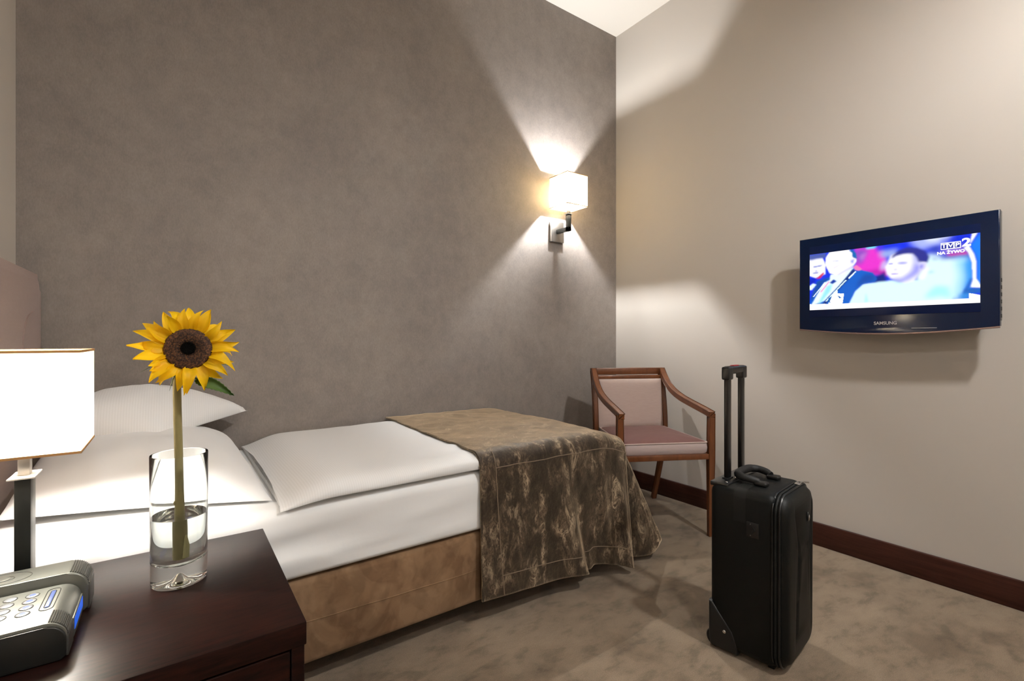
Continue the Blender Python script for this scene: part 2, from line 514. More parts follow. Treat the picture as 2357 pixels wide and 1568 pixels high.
solo('mattress', mattress_mesh(), 'white_cotton', 'thick mattress in a white fitted sheet on the tan base', 'mattress', (0.6, 1.88, 0.325), smooth=60)

def duvet_z(x, y): return 0.588 + 0.006 * nz(x * 3, y * 3, 5) + 0.004 * nz(x * 9, y * 7, 2)
def duvet_mesh():
    x0, x1, y0, y1 = 0.235, 1.540, 1.4245, 2.318
    loops = []; nx, nk = 96, 64
    for i in range(nx + 1):
        u = i / nx; x = x0 + (x1 - x0) * u
        g = sstep(0, 0.15, x - x0) ** 0.7
        g *= 1 - 0.85 * sstep(1.38, 1.54, x)
        h = 0.010 + 0.050 * g
        dz = 0.0
        L = []
        for k in range(nk):
            a = 2 * PI * k / nk
            ca, sa = math.cos(a), math.sin(a)
            ex = 0.30
            yy = (abs(ca) ** ex) * (1 if ca > 0 else -1); zz = (abs(sa) ** 0.55) * (1 if sa > 0 else -1)
            fy = (yy + 1) / 2
            # near long edge rolls over as a plump fold, ends of the head edge stand out as corners
            pull = 0.020 * (1 - g) * (1 - abs(yy) ** 2)
            y = y0 + (y1 - y0) * fy + 0.030 * sstep(0.885, 0.96, x) * (1 - fy) + (0.010 * nz(x * 4, 3.3, zz) if fy < 0.1 else 0)
            zt = 0.5355 + h + dz
            zc, hh = 0.5355 + h / 2, h / 2
            z = zc + zz * hh
            if fy < 0.045: z -= 0.011 * (1 - fy / 0.045) ** 1.5 * (1.0 if zz < 0 else 0.6)
            if zz > 0:
                z += (0.006 * nz(x * 3, y * 3, 5) + 0.004 * nz(x * 9, y * 7, 2)) * g
                # creases running out from beneath the throw
                z += 0.0035 * math.sin(y * 60 + 2.5 * nz(x * 2, y * 5)) * sstep(0.55, 0.87, x) * sstep(1.45, 1.55, y) * (1 - sstep(2.0, 2.3, y))
            L.append(Vector((x + pull + 0.006 * nz(y * 6, 1.2) * (1 - g), y, z)))
        loops.append(L)
    return MB().loft(loops)
solo('duvet', duvet_mesh(), 'striped_cotton', 'folded white duvet lying flat on the mattress beneath the brown throw', 'duvet', (0.9, 1.88, 0.53), smooth=70)

# ---------------- brown crushed-velvet throw (near side hang S1, foot hang S2)
TX0, TX1 = 0.866, 1.604
side_hem = interp([(.866, 1.408), (.95, 1.402), (1.05, 1.396), (1.15, 1.400), (1.25, 1.388), (1.325, 1.372), (1.345, 1.385), (1.362, 1.414), (1.40, 1.412), (1.46, 1.398), (1.52, 1.386), (1.575, 1.364), (1.596, 1.366)], 120)
def hem_z(x):
    return 0.093 - 0.030 * sstep(.87, 1.34, x) + (0.012 - 0.048 * sstep(1.36, 1.60, x)) * sstep(1.335, 1.365, x) + 0.004 * nz(x * 9, 4)
def throw_top(x, y):
    z = duvet_z(x, y) + 0.012
    z += 0.003 * nz(x * 16, y * 16, 9) - 0.030 * sstep(1.44, 1.605, x) ** 2
    return z
SH = 0.055    # shoulder radius
def S1(u, v):
    """u 0..1 along the bed, v 0..1 from the wall edge over the shoulder down to the hem"""
    fx = u * 120; k = min(int(fx), 119); h = side_hem[k].lerp(side_hem[k + 1], fx - k)
    x = TX0 + (TX1 - TX0) * u
    ytop, ysh = 2.324, 1.421 + SH
    if v < 0.42:
        t_ = v / 0.42; y = ytop + (ysh - ytop) * t_
        edge = 0.008 * nz(y * 9, 2.2) * max(0, 1 - u * 6)
        return (x + edge, y, throw_top(x, y))
    zt = throw_top(x, ysh)
    if v < 0.54:
        a = (v - 0.42) / 0.12 * PI / 2
        y = ysh - SH * math.sin(a); z = zt - SH * (1 - math.cos(a))
        return (x, y, z + 0.002 * nz(x * 30, a * 2))
    t_ = (v - 0.54) / 0.46
    zs = zt - SH; zh = hem_z(x)
    w_ = t_ ** 1.25
    y0_ = ysh - SH
    xx = x + (h.x - x) * w_; yy = y0_ + (h.y - y0_) * w_
    fl = 0.0045 * math.sin(x * 62 + 1.5 * nz(x * 6, t_ * 2)) * (0.25 + 0.75 * sstep(1.36, 1.45, x)) * math.sin(min(1, t_ * 1.3) * PI * 0.62)
    yy = min(yy - abs(fl) * 0.2 - fl * 0.8, 1.4255)
    yy += -0.0025 * nz(x * 26, t_ * 9, 4) - 0.003
    return (xx, yy, zs + (zh - zs) * t_)
foot_hem = interp([(1.602, 1.470), (1.612, 1.452), (1.67, 1.432), (1.755, 1.400), (1.812, 1.396), (1.825, 1.44), (1.775, 1.52), (1.715, 1.62), (1.690, 1.78), (1.70, 1.95), (1.68, 2.15), (1.675, 2.32)], 120)
foot_hemz = interp([(0.05, 0, 0), (0.035, 0, 0), (0.028, 0, 0), (0.032, 0, 0), (0.075, 0, 0), (0.11, 0, 0), (0.10, 0, 0), (0.08, 0, 0), (0.07, 0, 0), (0.07, 0, 0), (0.07, 0, 0), (0.07, 0, 0)], 120)
foot_top = interp([(1.602, 1.470), (1.606, 1.458), (1.612, 1.452), (1.618, 1.455), (1.622, 1.464), (1.625, 1.48), (1.626, 1.52), (1.626, 1.62), (1.626, 1.78), (1.626, 1.95), (1.626, 2.15), (1.626, 2.32)], 120)
def S2(u, v):
    fx = u * 120; k = min(int(fx), 119); f = fx - k
    h = foot_hem[k].lerp(foot_hem[k + 1], f); hz = foot_hemz[k].lerp(foot_hemz[k + 1], f).x; tp = foot_top[k].lerp(foot_top[k + 1], f)
    y_in = max(1.476, min(2.318, tp.y)); x_in = TX1 - 0.03
    z_in = throw_top(TX1 - 0.005, max(y_in, 1.50))
    zs = z_in - 0.055
    if v < 0.22:
        a = v / 0.22 * PI / 2
        x = x_in + (tp.x - x_in) * math.sin(a); y = y_in + (tp.y - y_in) * math.sin(a)
        return (x, y, z_in + 0.001 - 0.055 * (1 - math.cos(a)))
    t_ = (v - 0.22) / 0.78
    w_ = t_ ** 0.85 * (1 - 0.06 * math.sin(t_ * PI))
    x = tp.x + (h.x - tp.x) * w_; y = tp.y + (h.y - tp.y) * w_
    n_ = 0.005 * nz(u * 40, t_ * 6, 2) + 0.006 * math.sin(u * 70 + 2 * nz(u * 9, t_)) * t_ * sstep(.25, .5, u)
    return (x + n_, y - n_ * 0.5, zs + (hz - zs) * t_)
thr = thing('throw_blanket', 'brown crushed velvet throw draped over the foot of the bed', 'blanket', (1.25, 1.85, 0.53))
o = part('top_and_side_panel', MB().grid(S1, 150, 130), 'crushed_velvet', thr, smooth=70)
sd = o.modifiers.new('thickness', 'SOLIDIFY'); sd.thickness = 0.006; sd.offset = 0
o = part('foot_panel', MB().grid(S2, 150, 70), 'crushed_velvet', thr, smooth=70)
sd = o.modifiers.new('thickness', 'SOLIDIFY'); sd.thickness = 0.006; sd.offset = 0
def seam(pts, par): part('seam', MB().tube(pts, 0.0018, 6), 'velvet_seam', par)
def off(p, dy=-0.0035, dz=0): return (p[0], p[1] + dy, p[2] + dz)
US = 0.085
seam([off(S1(US, 0.46 + 0.54 * i / 50), -0.003, 0.002) for i in range(51)], thr)
seam([off(S1(US + (1 - US) * i / 80, 0.545), -0.003, 0.001) for i in range(81)], thr)
seam([off(S1(US + (1 - US) * i / 100, 1 - 0.068 / 0.46 * 0.46 * 1.05), -0.0035) for i in range(101)], thr)

# ---------------- headboard
def headboard():
    yc, hw, zt = 1.845, 0.425, 1.212
    def outline(ins):
        hw_, r, z1 = hw - ins, 0.055, zt - ins
        pts = [(yc - hw_, 0.36), (yc + hw_, 0.36)]
        for k in range(9): a = k / 8 * PI / 2; pts.append((yc + hw_ - r + r * math.cos(a), z1 - r + r * math.sin(a)))
        for k in range(9): a = PI / 2 + k / 8 * PI / 2; pts.append((yc - hw_ + r + r * math.cos(a), z1 - r + r * math.sin(a)))
        return pts
    h = thing('headboard', 'mauve upholstered headboard with rounded shoulders behind the pillows', 'headboard', (XL, 1.845, 0.36))
    part('padded_board', MB().prism(outline(0), 'x', XL + 0.002, XL + 0.076, 0.022, 4), 'mauve_velvet', h)
    for sy in (-1, 1):
        pts = interp([(XL + 0.0755, yc + sy * q, z) for q, z in ((0.300, 1.085), (0.235, 1.065), (0.190, 1.02), (0.172, 0.94), (0.170, 0.80), (0.170, 0.60))], 30)
        part('seam', MB().tube(pts, 0.0035, 6), 'mauve_velvet', h)
headboard()

# ---------------- pillows
def pillow_mesh(cor, T, flatb=0.25, ear=0.05, seed=0.0, n=44, ex=0.42, lift=None):
    """cor: near-foot, far-foot, far-head, near-head corner points"""
    A, B, Cc, D = [Vector(p) for p in cor]
    def f(u, v, s):
        a, b = 2 * u - 1, 2 * v - 1
        # edges curve in between the pointed corners
        uu = 0.5 + 0.5 * a * (1 - ear * (1 - b * b)); vv = 0.5 + 0.5 * b * (1 - ear * (1 - a * a))
        p = A * (1 - uu) * (1 - vv) + B * (1 - uu) * vv + Cc * uu * vv + D * uu * (1 - vv)
        e = max(0.0, (1 - a**2) * (1 - b**2)) ** ex
        th = T * e
        wr = 0.007 * nz(p.x * 9 + seed, p.y * 9, 1) * e + 0.004 * nz(p.x * 22, p.y * 18 + seed, 3) * e
        z = p.z + (th * (1 - flatb) + wr if s > 0 else -th * flatb)
        if lift: z += lift(u, v) * e
        return Vector((p.x, p.y, z))
    mb = MB()
    mb.grid(lambda u, v: f(u, v, 1), n, n)
    mb.grid(lambda u, v: f(u, v, -1), n, n)
    bmesh.ops.remove_doubles(mb.bm, verts=mb.bm.verts, dist=0.0004)
    return mb
solo('pillow', pillow_mesh([(.228, 1.500, .541), (.195, 2.300, .570), (-.352, 2.30, .62), (-.352, 1.66, .560)], 0.150, 0.06, 0.045, 1.0),
     'white_cotton', 'large white pillow lying on the mattress under the other pillow', 'pillow', (-.07, 1.9, .545), smooth=80, group='pillows on the bed')
solo('pillow', pillow_mesh([(-.035, 1.872, .690), (.252, 2.262, .700), (-.215, 2.312, .765), (-.342, 1.905, .725)], 0.140, 0.18, 0.06, 5.0),
     'striped_cotton', 'finely striped white pillow resting on top of the larger pillow', 'pillow', (-.08, 2.08, .70), smooth=80, group='pillows on the bed')

# ================================================================== nightstand
NX0, NX1, NY0, NY1, NZ = XL + 0.004, 0.190, 0.892, 1.395, 0.505
ns = thing('nightstand', 'dark wenge nightstand beside the bed carrying the lamp and vase', 'nightstand', ((NX0 + NX1) / 2, (NY0 + NY1) / 2, 0))
part('table_top', MB().box(NX0, NX1, NY0, NY1, NZ - 0.040, NZ, 0.0016, 2), 'wenge_wood', ns)
part('side_panel', MB().box(NX1 - 0.024, NX1 - 0.003, NY0 + 0.003, NY1 - 0.003, 0.0, NZ - 0.040, 0.001, 1), 'wenge_wood', ns)
part('side_panel', MB().box(NX0 + 0.003, NX0 + 0.024, NY0 + 0.003, NY1 - 0.003, 0.0, NZ - 0.040, 0.001, 1), 'wenge_wood', ns)
part('back_panel', MB().box(NX0 + 0.024, NX1 - 0.024, NY1 - 0.015, NY1 - 0.003, 0.02, NZ - 0.040), 'wenge_wood', ns)
for z0, z1 in ((0.035, 0.245), (0.25, 0.46)):
    dr = part('drawer', MB().box(NX0 + 0.026, NX1 - 0.026, NY0 + 0.004, NY0 + 0.024, z0, z1, 0.0015, 1), 'wenge_wood', ns)
    part('knob', MB().sphere(((NX0 + NX1) / 2, NY0 - 0.010, (z0 + z1) / 2), 0.012), 'brushed_nickel', dr, 'small round nickel knob')

# ================================================================== lamps
def square_shade(cx, cy, z0, z1, half, par, taper=0.0, mat='shade_fabric'):
    a, b = half, half - taper
    mb = MB()
    mb.loft([[Vector((cx + sx * h, cy + sy * h, z)) for sx, sy in ((-1, -1), (1, -1), (1, 1), (-1, 1))] for h, z in ((a, z0), (b, z1))], cap=False)
    sh = part('lamp_shade', mb, mat, par, smooth=0)
    for h, z in ((a, z0), (b, z1)):
        m = MB(); tw, th = 0.0012, 0.0045
        zz0, zz1 = (z, z + th) if z == z0 else (z - th, z)
        m.loft([[Vector((cx + sx * q, cy + sy * q, y)) for sx, sy in ((-1, -1), (1, -1), (1, 1), (-1, 1))] for q, y in ((h + tw, zz0), (h + tw, zz1), (h - tw, zz1), (h - tw, zz0), (h + tw, zz0))], cap=False)
        part('trim', m, 'brown_tape', sh, 'thin brown edging tape', smooth=0)
    # wire spider that carries the shade
    zc = z0 + 0.03
    part('shade_carrier', MB().tube([(cx - a + .001, cy, zc), (cx + a - .001, cy, zc)], 0.0012, 6).tube([(cx, cy - a + .001, zc), (cx, cy + a - .001, zc)], 0.0012, 6), 'white_metal', par)
    return sh

# table lamp
LX, LY = -0.235, 1.300
tl = thing('table_lamp', 'glowing table lamp with square white shade at the left edge', 'lamp', (LX, LY, NZ), group='matching square-shade lamps')
part('base', MB().box(LX - 0.055, LX + 0.055, LY - 0.050, LY + 0.050, NZ + 0.0005, NZ + 0.013, 0.002), 'dark_metal', tl)
part('post', MB().box(LX - 0.0115, LX + 0.0115, LY - 0.020, LY + 0.020, NZ + 0.013, 0.734, 0.0012), 'dark_metal', tl)
part('drip_plate', MB().box(LX - 0.019, LX + 0.019, LY - 0.034, LY + 0.034, 0.734, 0.737, 0.0006), 'white_metal', tl)
part('neck', MB().box(LX - 0.0085, LX + 0.0085, LY - 0.010, LY + 0.010, 0.737, 0.800, 0.001), 'brushed_nickel', tl)
part('socket', MB().lathe([(0.013, 0.80), (0.014, 0.802), (0.014, 0.822), (0.010, 0.824)], 16, (LX, LY, 0)), 'white_metal', tl)
part('bulb', MB().sphere((LX, LY, 0.850), R_T), 'table_bulb_glow', tl)
square_shade(LX, LY, 0.783, 0.9775, 0.0915, tl, mat='table_shade_fabric')

# wall lamp
WX, WY = 1.995, 2.222
wl = thing('wall_lamp', 'lit wall lamp with cube shade on the grey wall', 'lamp', (WX, YB, 1.67), group='matching square-shade lamps')
part('back_plate', MB().box(WX - 0.052, WX + 0.052, YB - 0.022, YB - 0.0005, 1.612, 1.742, 0.0015), 'brushed_nickel', wl)
part('arm', MB().box(WX - 0.0125, WX + 0.0125, WY - 0.0125, YB - 0.022, 1.664, 1.689, 0.001), 'dark_metal', wl)
part('post', MB().box(WX - 0.0125, WX + 0.0125, WY - 0.0125, WY + 0.0125, 1.664, 1.766, 0.001), 'dark_metal', wl)
part('drip_plate', MB().box(WX - 0.021, WX + 0.021, WY - 0.021, WY + 0.021, 1.766, 1.7685, 0.0005), 'white_metal', wl)
part('neck', MB().box(WX - 0.0095, WX + 0.0095, WY - 0.0095, WY + 0.0095, 1.7685, 1.840, 0.001), 'brushed_nickel', wl)
part('socket', MB().lathe([(0.013, 1.84), (0.014, 1.842), (0.014, 1.866), (0.010, 1.868)], 16, (WX, WY, 0)), 'white_metal', wl)
part('bulb', MB().sphere((WX, WY, 1.894), R_S), 'sconce_bulb_glow', wl)
square_shade(WX, WY, 1.8066, 1.998, 0.082, wl)

# pendant lamps outside the frame: one inferred from its shadows, one added as fill
def pendant(PX, PY, PZ, label, glow):
    pl = thing('pendant_lamp', label, 'lamp', (PX, PY, ZC), group='drum pendant lamps on the ceiling')
    part('ceiling_rose', MB().lathe([(0.05, ZC - 0.0005), (0.05, ZC - 0.02), (0.012, ZC - 0.03)], 24, (PX, PY, 0)), 'brushed_nickel', pl)
    part('cord', MB().tube([(PX, PY, ZC - 0.02), (PX, PY, PZ + 0.15)], 0.004, 8), 'black_plastic', pl)
    part('socket', MB().lathe([(0.022, PZ + 0.15), (0.022, PZ + 0.11)], 16, (PX, PY, 0)), 'black_plastic', pl)
    part('bulb', MB().sphere((PX, PY, PZ + 0.050), R_P), glow, pl)
    mb = MB(); mb.loft([[Vector((PX + 0.20 * math.cos(2 * PI * k / 40), PY + 0.20 * math.sin(2 * PI * k / 40), z)) for k in range(40)] for z in (PZ, PZ + 0.20)], cap=False)
    part('lamp_shade', mb, 'pendant_fabric', pl)
    part('light_block_disc', MB().lathe([(0.0, PZ + 0.185), (0.199, PZ + 0.185), (0.199, PZ + 0.189), (0.0, PZ + 0.189)], 40, (PX, PY, 0)), 'ceiling_paint', pl)  # closed top added to block light from ceiling and upper walls
    part('shade_carrier', MB().tube([(PX - 0.2, PY, PZ + 0.13), (PX + 0.2, PY, PZ + 0.13)], 0.002, 6).tube([(PX, PY - 0.2, PZ + 0.13), (PX, PY + 0.2, PZ + 0.13)], 0.002, 6), 'brushed_nickel', pl)
pendant(1.55, -0.45, 2.72, 'drum pendant lamp on the ceiling nearer the television wall', 'pendant_bulb_glow')
pendant(0.10, -1.30, 2.73, 'added fill light built as a drum pendant nearer the headboard wall', 'added_fill_glow')  # made-up lamp, added to lift the room's shadows

# ================================================================== vase, water, sunflower
VX, VY = 0.0095, 1.1956
VR = 0.0485
g = NZ + 0.0006
prof = [(0.0, g + 0.022), (0.003, g + 0.0205), (0.010, g + 0.010), (0.022, g + 0.003), (0.034, g + 0.0005), (VR - 0.004, g), (VR - 0.001, g + 0.001), (VR, g + 0.004), (VR + 0.0005, g + 0.08), (VR + 0.0012, g + 0.18), (VR + 0.0015, g + 0.258), (VR + 0.0008, g + 0.2595), (VR + 0.0005, g + 0.2595), (VR + 0.0003, g + 0.258), (VR + 0.0001, g + 0.18), (VR - 0.0008, g + 0.08), (VR - 0.006, g + 0.052), (VR - 0.014, g + 0.043), (VR - 0.030, g + 0.0385), (0.0, g + 0.037)]
vase = solo('glass_vase', MB().lathe(prof, 64, (VX, VY, 0)), 'vase_glass', 'clear glass cylinder vase with thick base on the nightstand', 'vase', (VX, VY, NZ), smooth=50)
wz = 0.640
wprof = [(0.0, g + 0.0368), (VR - 0.030, g + 0.0383), (VR - 0.0138, g + 0.0428), (VR - 0.0057, g + 0.052), (VR - 0.0006, g + 0.08), (VR - 0.0001, wz - 0.002), (VR - 0.0004, wz + 0.0008), (VR - 0.006, wz), (0.0, wz)]
wat = solo('vase_water', MB().lathe(wprof, 64, (VX, VY, 0)), 'water', 'clear water filling the lower half of the glass vase', 'water', (VX, VY, g + 0.037), smooth=50)

FC = Vector((0.0235, 1.150, 0.979))
sf = thing('sunflower', 'single yellow sunflower with long stem standing in the vase', 'flower', (VX, VY, g + 0.0395))
stem = interp([(VX + 0.001, VY - 0.004, 0.5535), (VX + 0.0005, VY - 0.002, 0.64), (VX - 0.001, VY + 0.001, 0.75), (VX - 0.0035, VY + 0.001, 0.86), (VX - 0.0035, VY + 0.001, 0.93), (VX + 0.003, VY - 0.006, 0.968), (VX + 0.010, VY - 0.026, 0.980)], 48)
rads = [0.0098 if i < 12 else 0.0078 - 0.0004 * sstep(12, 40, i) for i in range(49)]
rads = [0.0098 - 0.0022 * sstep(5, 13, i) - 0.0005 * sstep(13, 45, i) + 0.0003 * nz(i * 0.4, 1) for i in range(49)]
st = part('stem', MB().tube(stem, rads, 12), 'sunflower_stem', sf)
part('peeled_strip', MB().tube([Vector((VX + 0.008, VY - 0.011, 0.556)), Vector((VX + 0.009, VY - 0.010, 0.58)), Vector((VX + 0.008, VY - 0.008, 0.60))], [0.005, 0.0045, 0.002], 8), 'stem_cut', st, 'pale peeled strip at the cut end')
part('stem_node', MB().sphere((VX - 0.007, VY - 0.004, 0.665), 0.0038, (1, 1, 1.5), 1), 'sunflower_stem', st)

nF = (Vector((0, 0, 1.0)) - FC).normalized(); nF = (nF + Vector((0, 0, 0.16))).normalized()
uF = Vector((0, 0, 1)).cross(nF).normalized()      # to the viewer's right
vF = nF.cross(uF).normalized()
FM = Matrix((uF, vF, nF)).transposed().to_4x4(); FM.translation = FC
def fp(x, y, z): return FM @ Vector((x, y, z))
RD = 0.0410
disc = MB()
loops = []
for r, z in ((0.006, -0.020), (RD * 0.7, -0.018), (RD * 0.98, -0.008), (RD, 0.0), (RD * 0.95, 0.005), (RD * 0.75, 0.009), (RD * 0.45, 0.009), (RD * 0.28, 0.006), (RD * 0.12, 0.0055), (0.0003, 0.006)):
    loops.append([fp(r * math.cos(2 * PI * k / 40), r * math.sin(2 * PI * k / 40), z) for k in range(40)])
dk = part('disc', disc.loft(loops), 'sunflower_florets', sf, 'dark brown flower disc')
def dome(r):
    q = r / RD
    return 0.0090 - 0.0095 * max(0, q - 0.7) / 0.3 - 0.0035 * (1 - sstep(0.1, 0.42, q))
fl, eye = MB(), MB()
NFL = 900
for i in range(NFL):
    r = RD * 0.985 * math.sqrt((i + 0.5) / NFL); a = i * 2.399963
    x, y = r * math.cos(a), r * math.sin(a); z = dome(r) - 0.001 + (0.003 if r < RD * 0.31 else 0)
    h = 0.0036 + 0.0016 * random.random(); s = 0.00085
    tgt = eye if r < RD * 0.31 else fl
    lean = 0.25 * r / RD
    tip = (x * (1 + lean * 0.1) + random.uniform(-.0005, .0005), y * (1 + lean * 0.1) + random.uniform(-.0005, .0005), z + h)
    vs = [tgt.bm.verts.new(fp(x + s * math.cos(b), y + s * math.sin(b), z)) for b in (0, 2.1, 4.2)]
    tv = tgt.bm.verts.new(fp(*tip))
    for q in range(3): tgt.bm.faces.new((vs[q], vs[(q + 1) % 3], tv))
part('eye', MB().loft([[fp(r * math.cos(2 * PI * k / 24), r * math.sin(2 * PI * k / 24), z) for k in range(24)] for r, z in ((RD * 0.30, 0.0050), (RD * 0.31, 0.0078), (RD * 0.26, 0.0088), (RD * 0.10, 0.0080), (0.0003, 0.0080))]), 'sunflower_eye', dk, 'blackish centre of the disc')
o = part('florets', fl, 'sunflower_florets', dk, smooth=0); o['kind'] = 'stuff'
o = part('eye_florets', eye, 'sunflower_eye', dk, 'blackish centre of the disc', smooth=0); o['kind'] = 'stuff'

def petal_mesh(L, W, curl, tip, twist, seed):
    mb = MB()
    def f(u, v):
        b = 2 * v - 1
        wdt = W * (math.sin(min(1, (u * 0.93 + 0.07)) ** 0.80 * PI) ** 0.75) * (1 - 0.35 * u)
        if u > 0.999: wdt = 0.0003
        x = wdt * b
        y = L * u
        z = 0.30 * W * (b * b) * (1 - 0.4 * u) + curl * math.sin(u * PI * 0.8) * L * 0.25 - tip * u**3 * L + 0.0008 * math.sin(b * 7 + seed) + 0.0012 * nz(u * 4 + seed, b * 2)
        x += twist * u**2 * L + 0.15 * tip * u**4 * L * (1 if seed % 2 > 1 else -1)
        return (x, y, z)
    mb.grid(f, 10, 6)
    me = finish(mb, 70); me.name = 'petal'
    me.materials.append(MATS['sunflower_petal'])
    return me
variants = [petal_mesh(0.049, 0.0135, 0.75, 0.62, 0.16, 6.1), petal_mesh(0.051, 0.0130, 0.55, -0.42, -0.15, 7.6), petal_mesh(0.050, 0.0128, 0.55, 0.20, 0.06, 1), petal_mesh(0.047, 0.0128, 0.40, -0.12, -0.08, 2.5), petal_mesh(0.052, 0.0124, 0.60, 0.30, 0.10, 3), petal_mesh(0.045, 0.0120, 0.30, -0.22, 0.0, 4.4), petal_mesh(0.048, 0.0120, 0.65, 0.42, -0.12, 5.2)]
Minv = TM[sf.name].inverted()
k = 0
for layer, (N, rr, tilt, zz, sc) in enumerate(((18, RD * 0.90, 0.22, -0.002, 0.98), (19, RD * 0.86, 0.02, -0.007, 1.10))):
    for i in range(N):
        a = 2 * PI * (i + 0.5 * layer + random.uniform(-.32, .32)) / N
        me = variants[random.randrange(7)]
        o = bpy.data.objects.new('petal', me); C.objects.link(o); o.parent = sf
        s = sc * random.uniform(0.84, 1.10)
        tl_ = tilt + random.uniform(-0.30, 0.26)
        Mx = Matrix.Translation((rr * math.cos(a), rr * math.sin(a), zz + 0.0006 * (i % 3))) @ Matrix.Rotation(a - PI / 2, 4, 'Z') @ Matrix.Rotation(tl_, 4, 'X') @ Matrix.Rotation(random.uniform(-.6, .6), 4, 'Y') @ Matrix.Rotation(random.uniform(-.16, .16), 4, 'Z') @ Matrix.Scale(s, 4)
        o.matrix_local = Minv @ FM @ Mx
# green bracts behind the petals and the leaf hanging to the lower right
for a in (0.4, 1.6, 2.5, 2.95, 3.6, 4.3, 5.3, 5.8):
    pts = [fp(RD * 0.7 * math.cos(a), RD * 0.7 * math.sin(a), -0.016), fp(0.062 * math.cos(a), 0.062 * math.sin(a), -0.020), fp(0.086 * math.cos(a + .05), 0.086 * math.sin(a + .05), -0.014)]
    part('bract', MB().tube(pts, [0.004, 0.003, 0.0004], 6, flat=0.35), 'sunflower_leaf', sf)
def leaf(u, v):
    b = 2 * v - 1
    base, tip = Vector((0.013, -0.058, -0.020)), Vector((0.078, -0.098, 0.002))
    d = tip - base; p = base + d * u
    nrm = Vector((-d.y, d.x, 0)).normalized()
    wd = 0.0135 * (math.sin(min(1, (u * .94 + .04)) ** 0.7 * PI) ** 0.8) * (1 - 0.25 * u) if u < 0.999 else 0.0003
    p = p + nrm * wd * b * (0.75 if b > 0 else 1.1) + Vector((0, 0, 0.006 * (b * b) - 0.008 * u * u)) + Vector((0, 0.006 * math.sin(u * PI), 0)) + nrm * 0.0009 * math.sin(u * 60) * abs(b) ** 3
    return FM @ p
lf = part('leaf', MB().grid(leaf, 24, 8), 'sunflower_leaf', sf, 'pointed green leaf below the petals', smooth=70)
sd = lf.modifiers.new('thickness', 'SOLIDIFY'); sd.thickness = 0.0006
part('leaf_stalk', MB().tube([fp(0.0, -0.045, -0.022), fp(0.008, -0.053, -0.022), fp(0.016, -0.060, -0.020)], 0.0016, 6), 'sunflower_leaf', sf)

# ================================================================== clock radio
RX1 = -0.131; RX0 = -0.425
rad = thing('clock_radio', 'silver and black clock radio with blue display on the nightstand', 'radio', (-0.28, 1.11, NZ))
def rprof(x0, x1, z0, z1, r, rl=0.012, n=8):
    p = [(x0, z0), (x1 - 0.006, z0), (x1, z0 + 0.006)]
    for k in range(n + 1): a = k / n * PI / 2; p.append((x1 - r + r * math.cos(a), z1 - r + r * math.sin(a)))
    for k in range(n + 1): a = PI / 2 + k / n * PI / 2; p.append((x0 + rl + rl * math.cos(a), z1 - rl + rl * math.sin(a)))
    return p
rz = NZ + 0.0008
YR0, YR1, YR2 = 1.000, 1.150, 1.222
part('side_cover', MB().prism(rprof(RX0, RX1 - 0.0045, rz, 0.5615, 0.026), 'y', YR0, YR0 + 0.006, 0.002), 'radio_dark', rad, 'matt black end cover')
ZT = 0.5655
part('body', MB().prism(rprof(RX0, RX1 - 0.004, rz, ZT, 0.026), 'y', YR0 + 0.005, YR1, 0.001), 'radio_silver', rad)
part('groove', MB().prism(rprof(RX0 + .003, RX1 - 0.010, rz, 0.560, 0.026), 'y', YR1 - 0.002, YR1 + 0.010, 0), 'radio_dark', rad)
part('rear_bar', MB().prism(rprof(RX0, RX1 + 0.004, rz, 0.5800, 0.030), 'y', YR1 + 0.008, YR2, 0.003), 'radio_silver', rad)
def ribs(y0, y1, x1, zt, r, name, nrib=13):
    m = MB()
    for k in range(nrib):
        a = math.radians(6 + 74 * k / (nrib - 1))
        cx, cz = x1 - r + (r + 0.0002) * math.cos(a), zt - r + (r + 0.0002) * math.sin(a)
        m.tube([(cx, y0, cz), (cx, y1, cz)], 0.0011, 6)
    part(name, m, 'radio_rib', rad, 'ribbed grip on the rounded edge')
ribs(YR0 + 0.008, YR0 + 0.048, RX1 - 0.004, ZT, 0.026, 'ribbed_grip')
ribs(YR1 + 0.012, YR2 - 0.004, RX1 + 0.004, 0.5800, 0.030, 'ribbed_grip')
part('lower_grip', MB().box(RX1 - 0.006, RX1 - 0.0025, YR0 + 0.006, YR0 + 0.050, rz + 0.002, ZT - 0.026, 0.001), 'radio_rib', rad)
part('lower_grip', MB().box(RX1 + 0.002, RX1 + 0.0055, YR1 + 0.010, YR2 - 0.003, rz + 0.002, 0.550, 0.001), 'radio_rib', rad)
fr = part('display_frame', MB().box(RX1 - 0.006, RX1 - 0.0022, YR0 + 0.053, YR1 - 0.003, rz + 0.006, ZT - 0.022, 0.001), 'radio_silver', rad)
part('display', MB().box(RX1 - 0.005, RX1 - 0.0016, YR0 + 0.058, YR1 - 0.008, rz + 0.016, ZT - 0.025, 0.0006), 'radio_display', fr, 'backlit blue display')
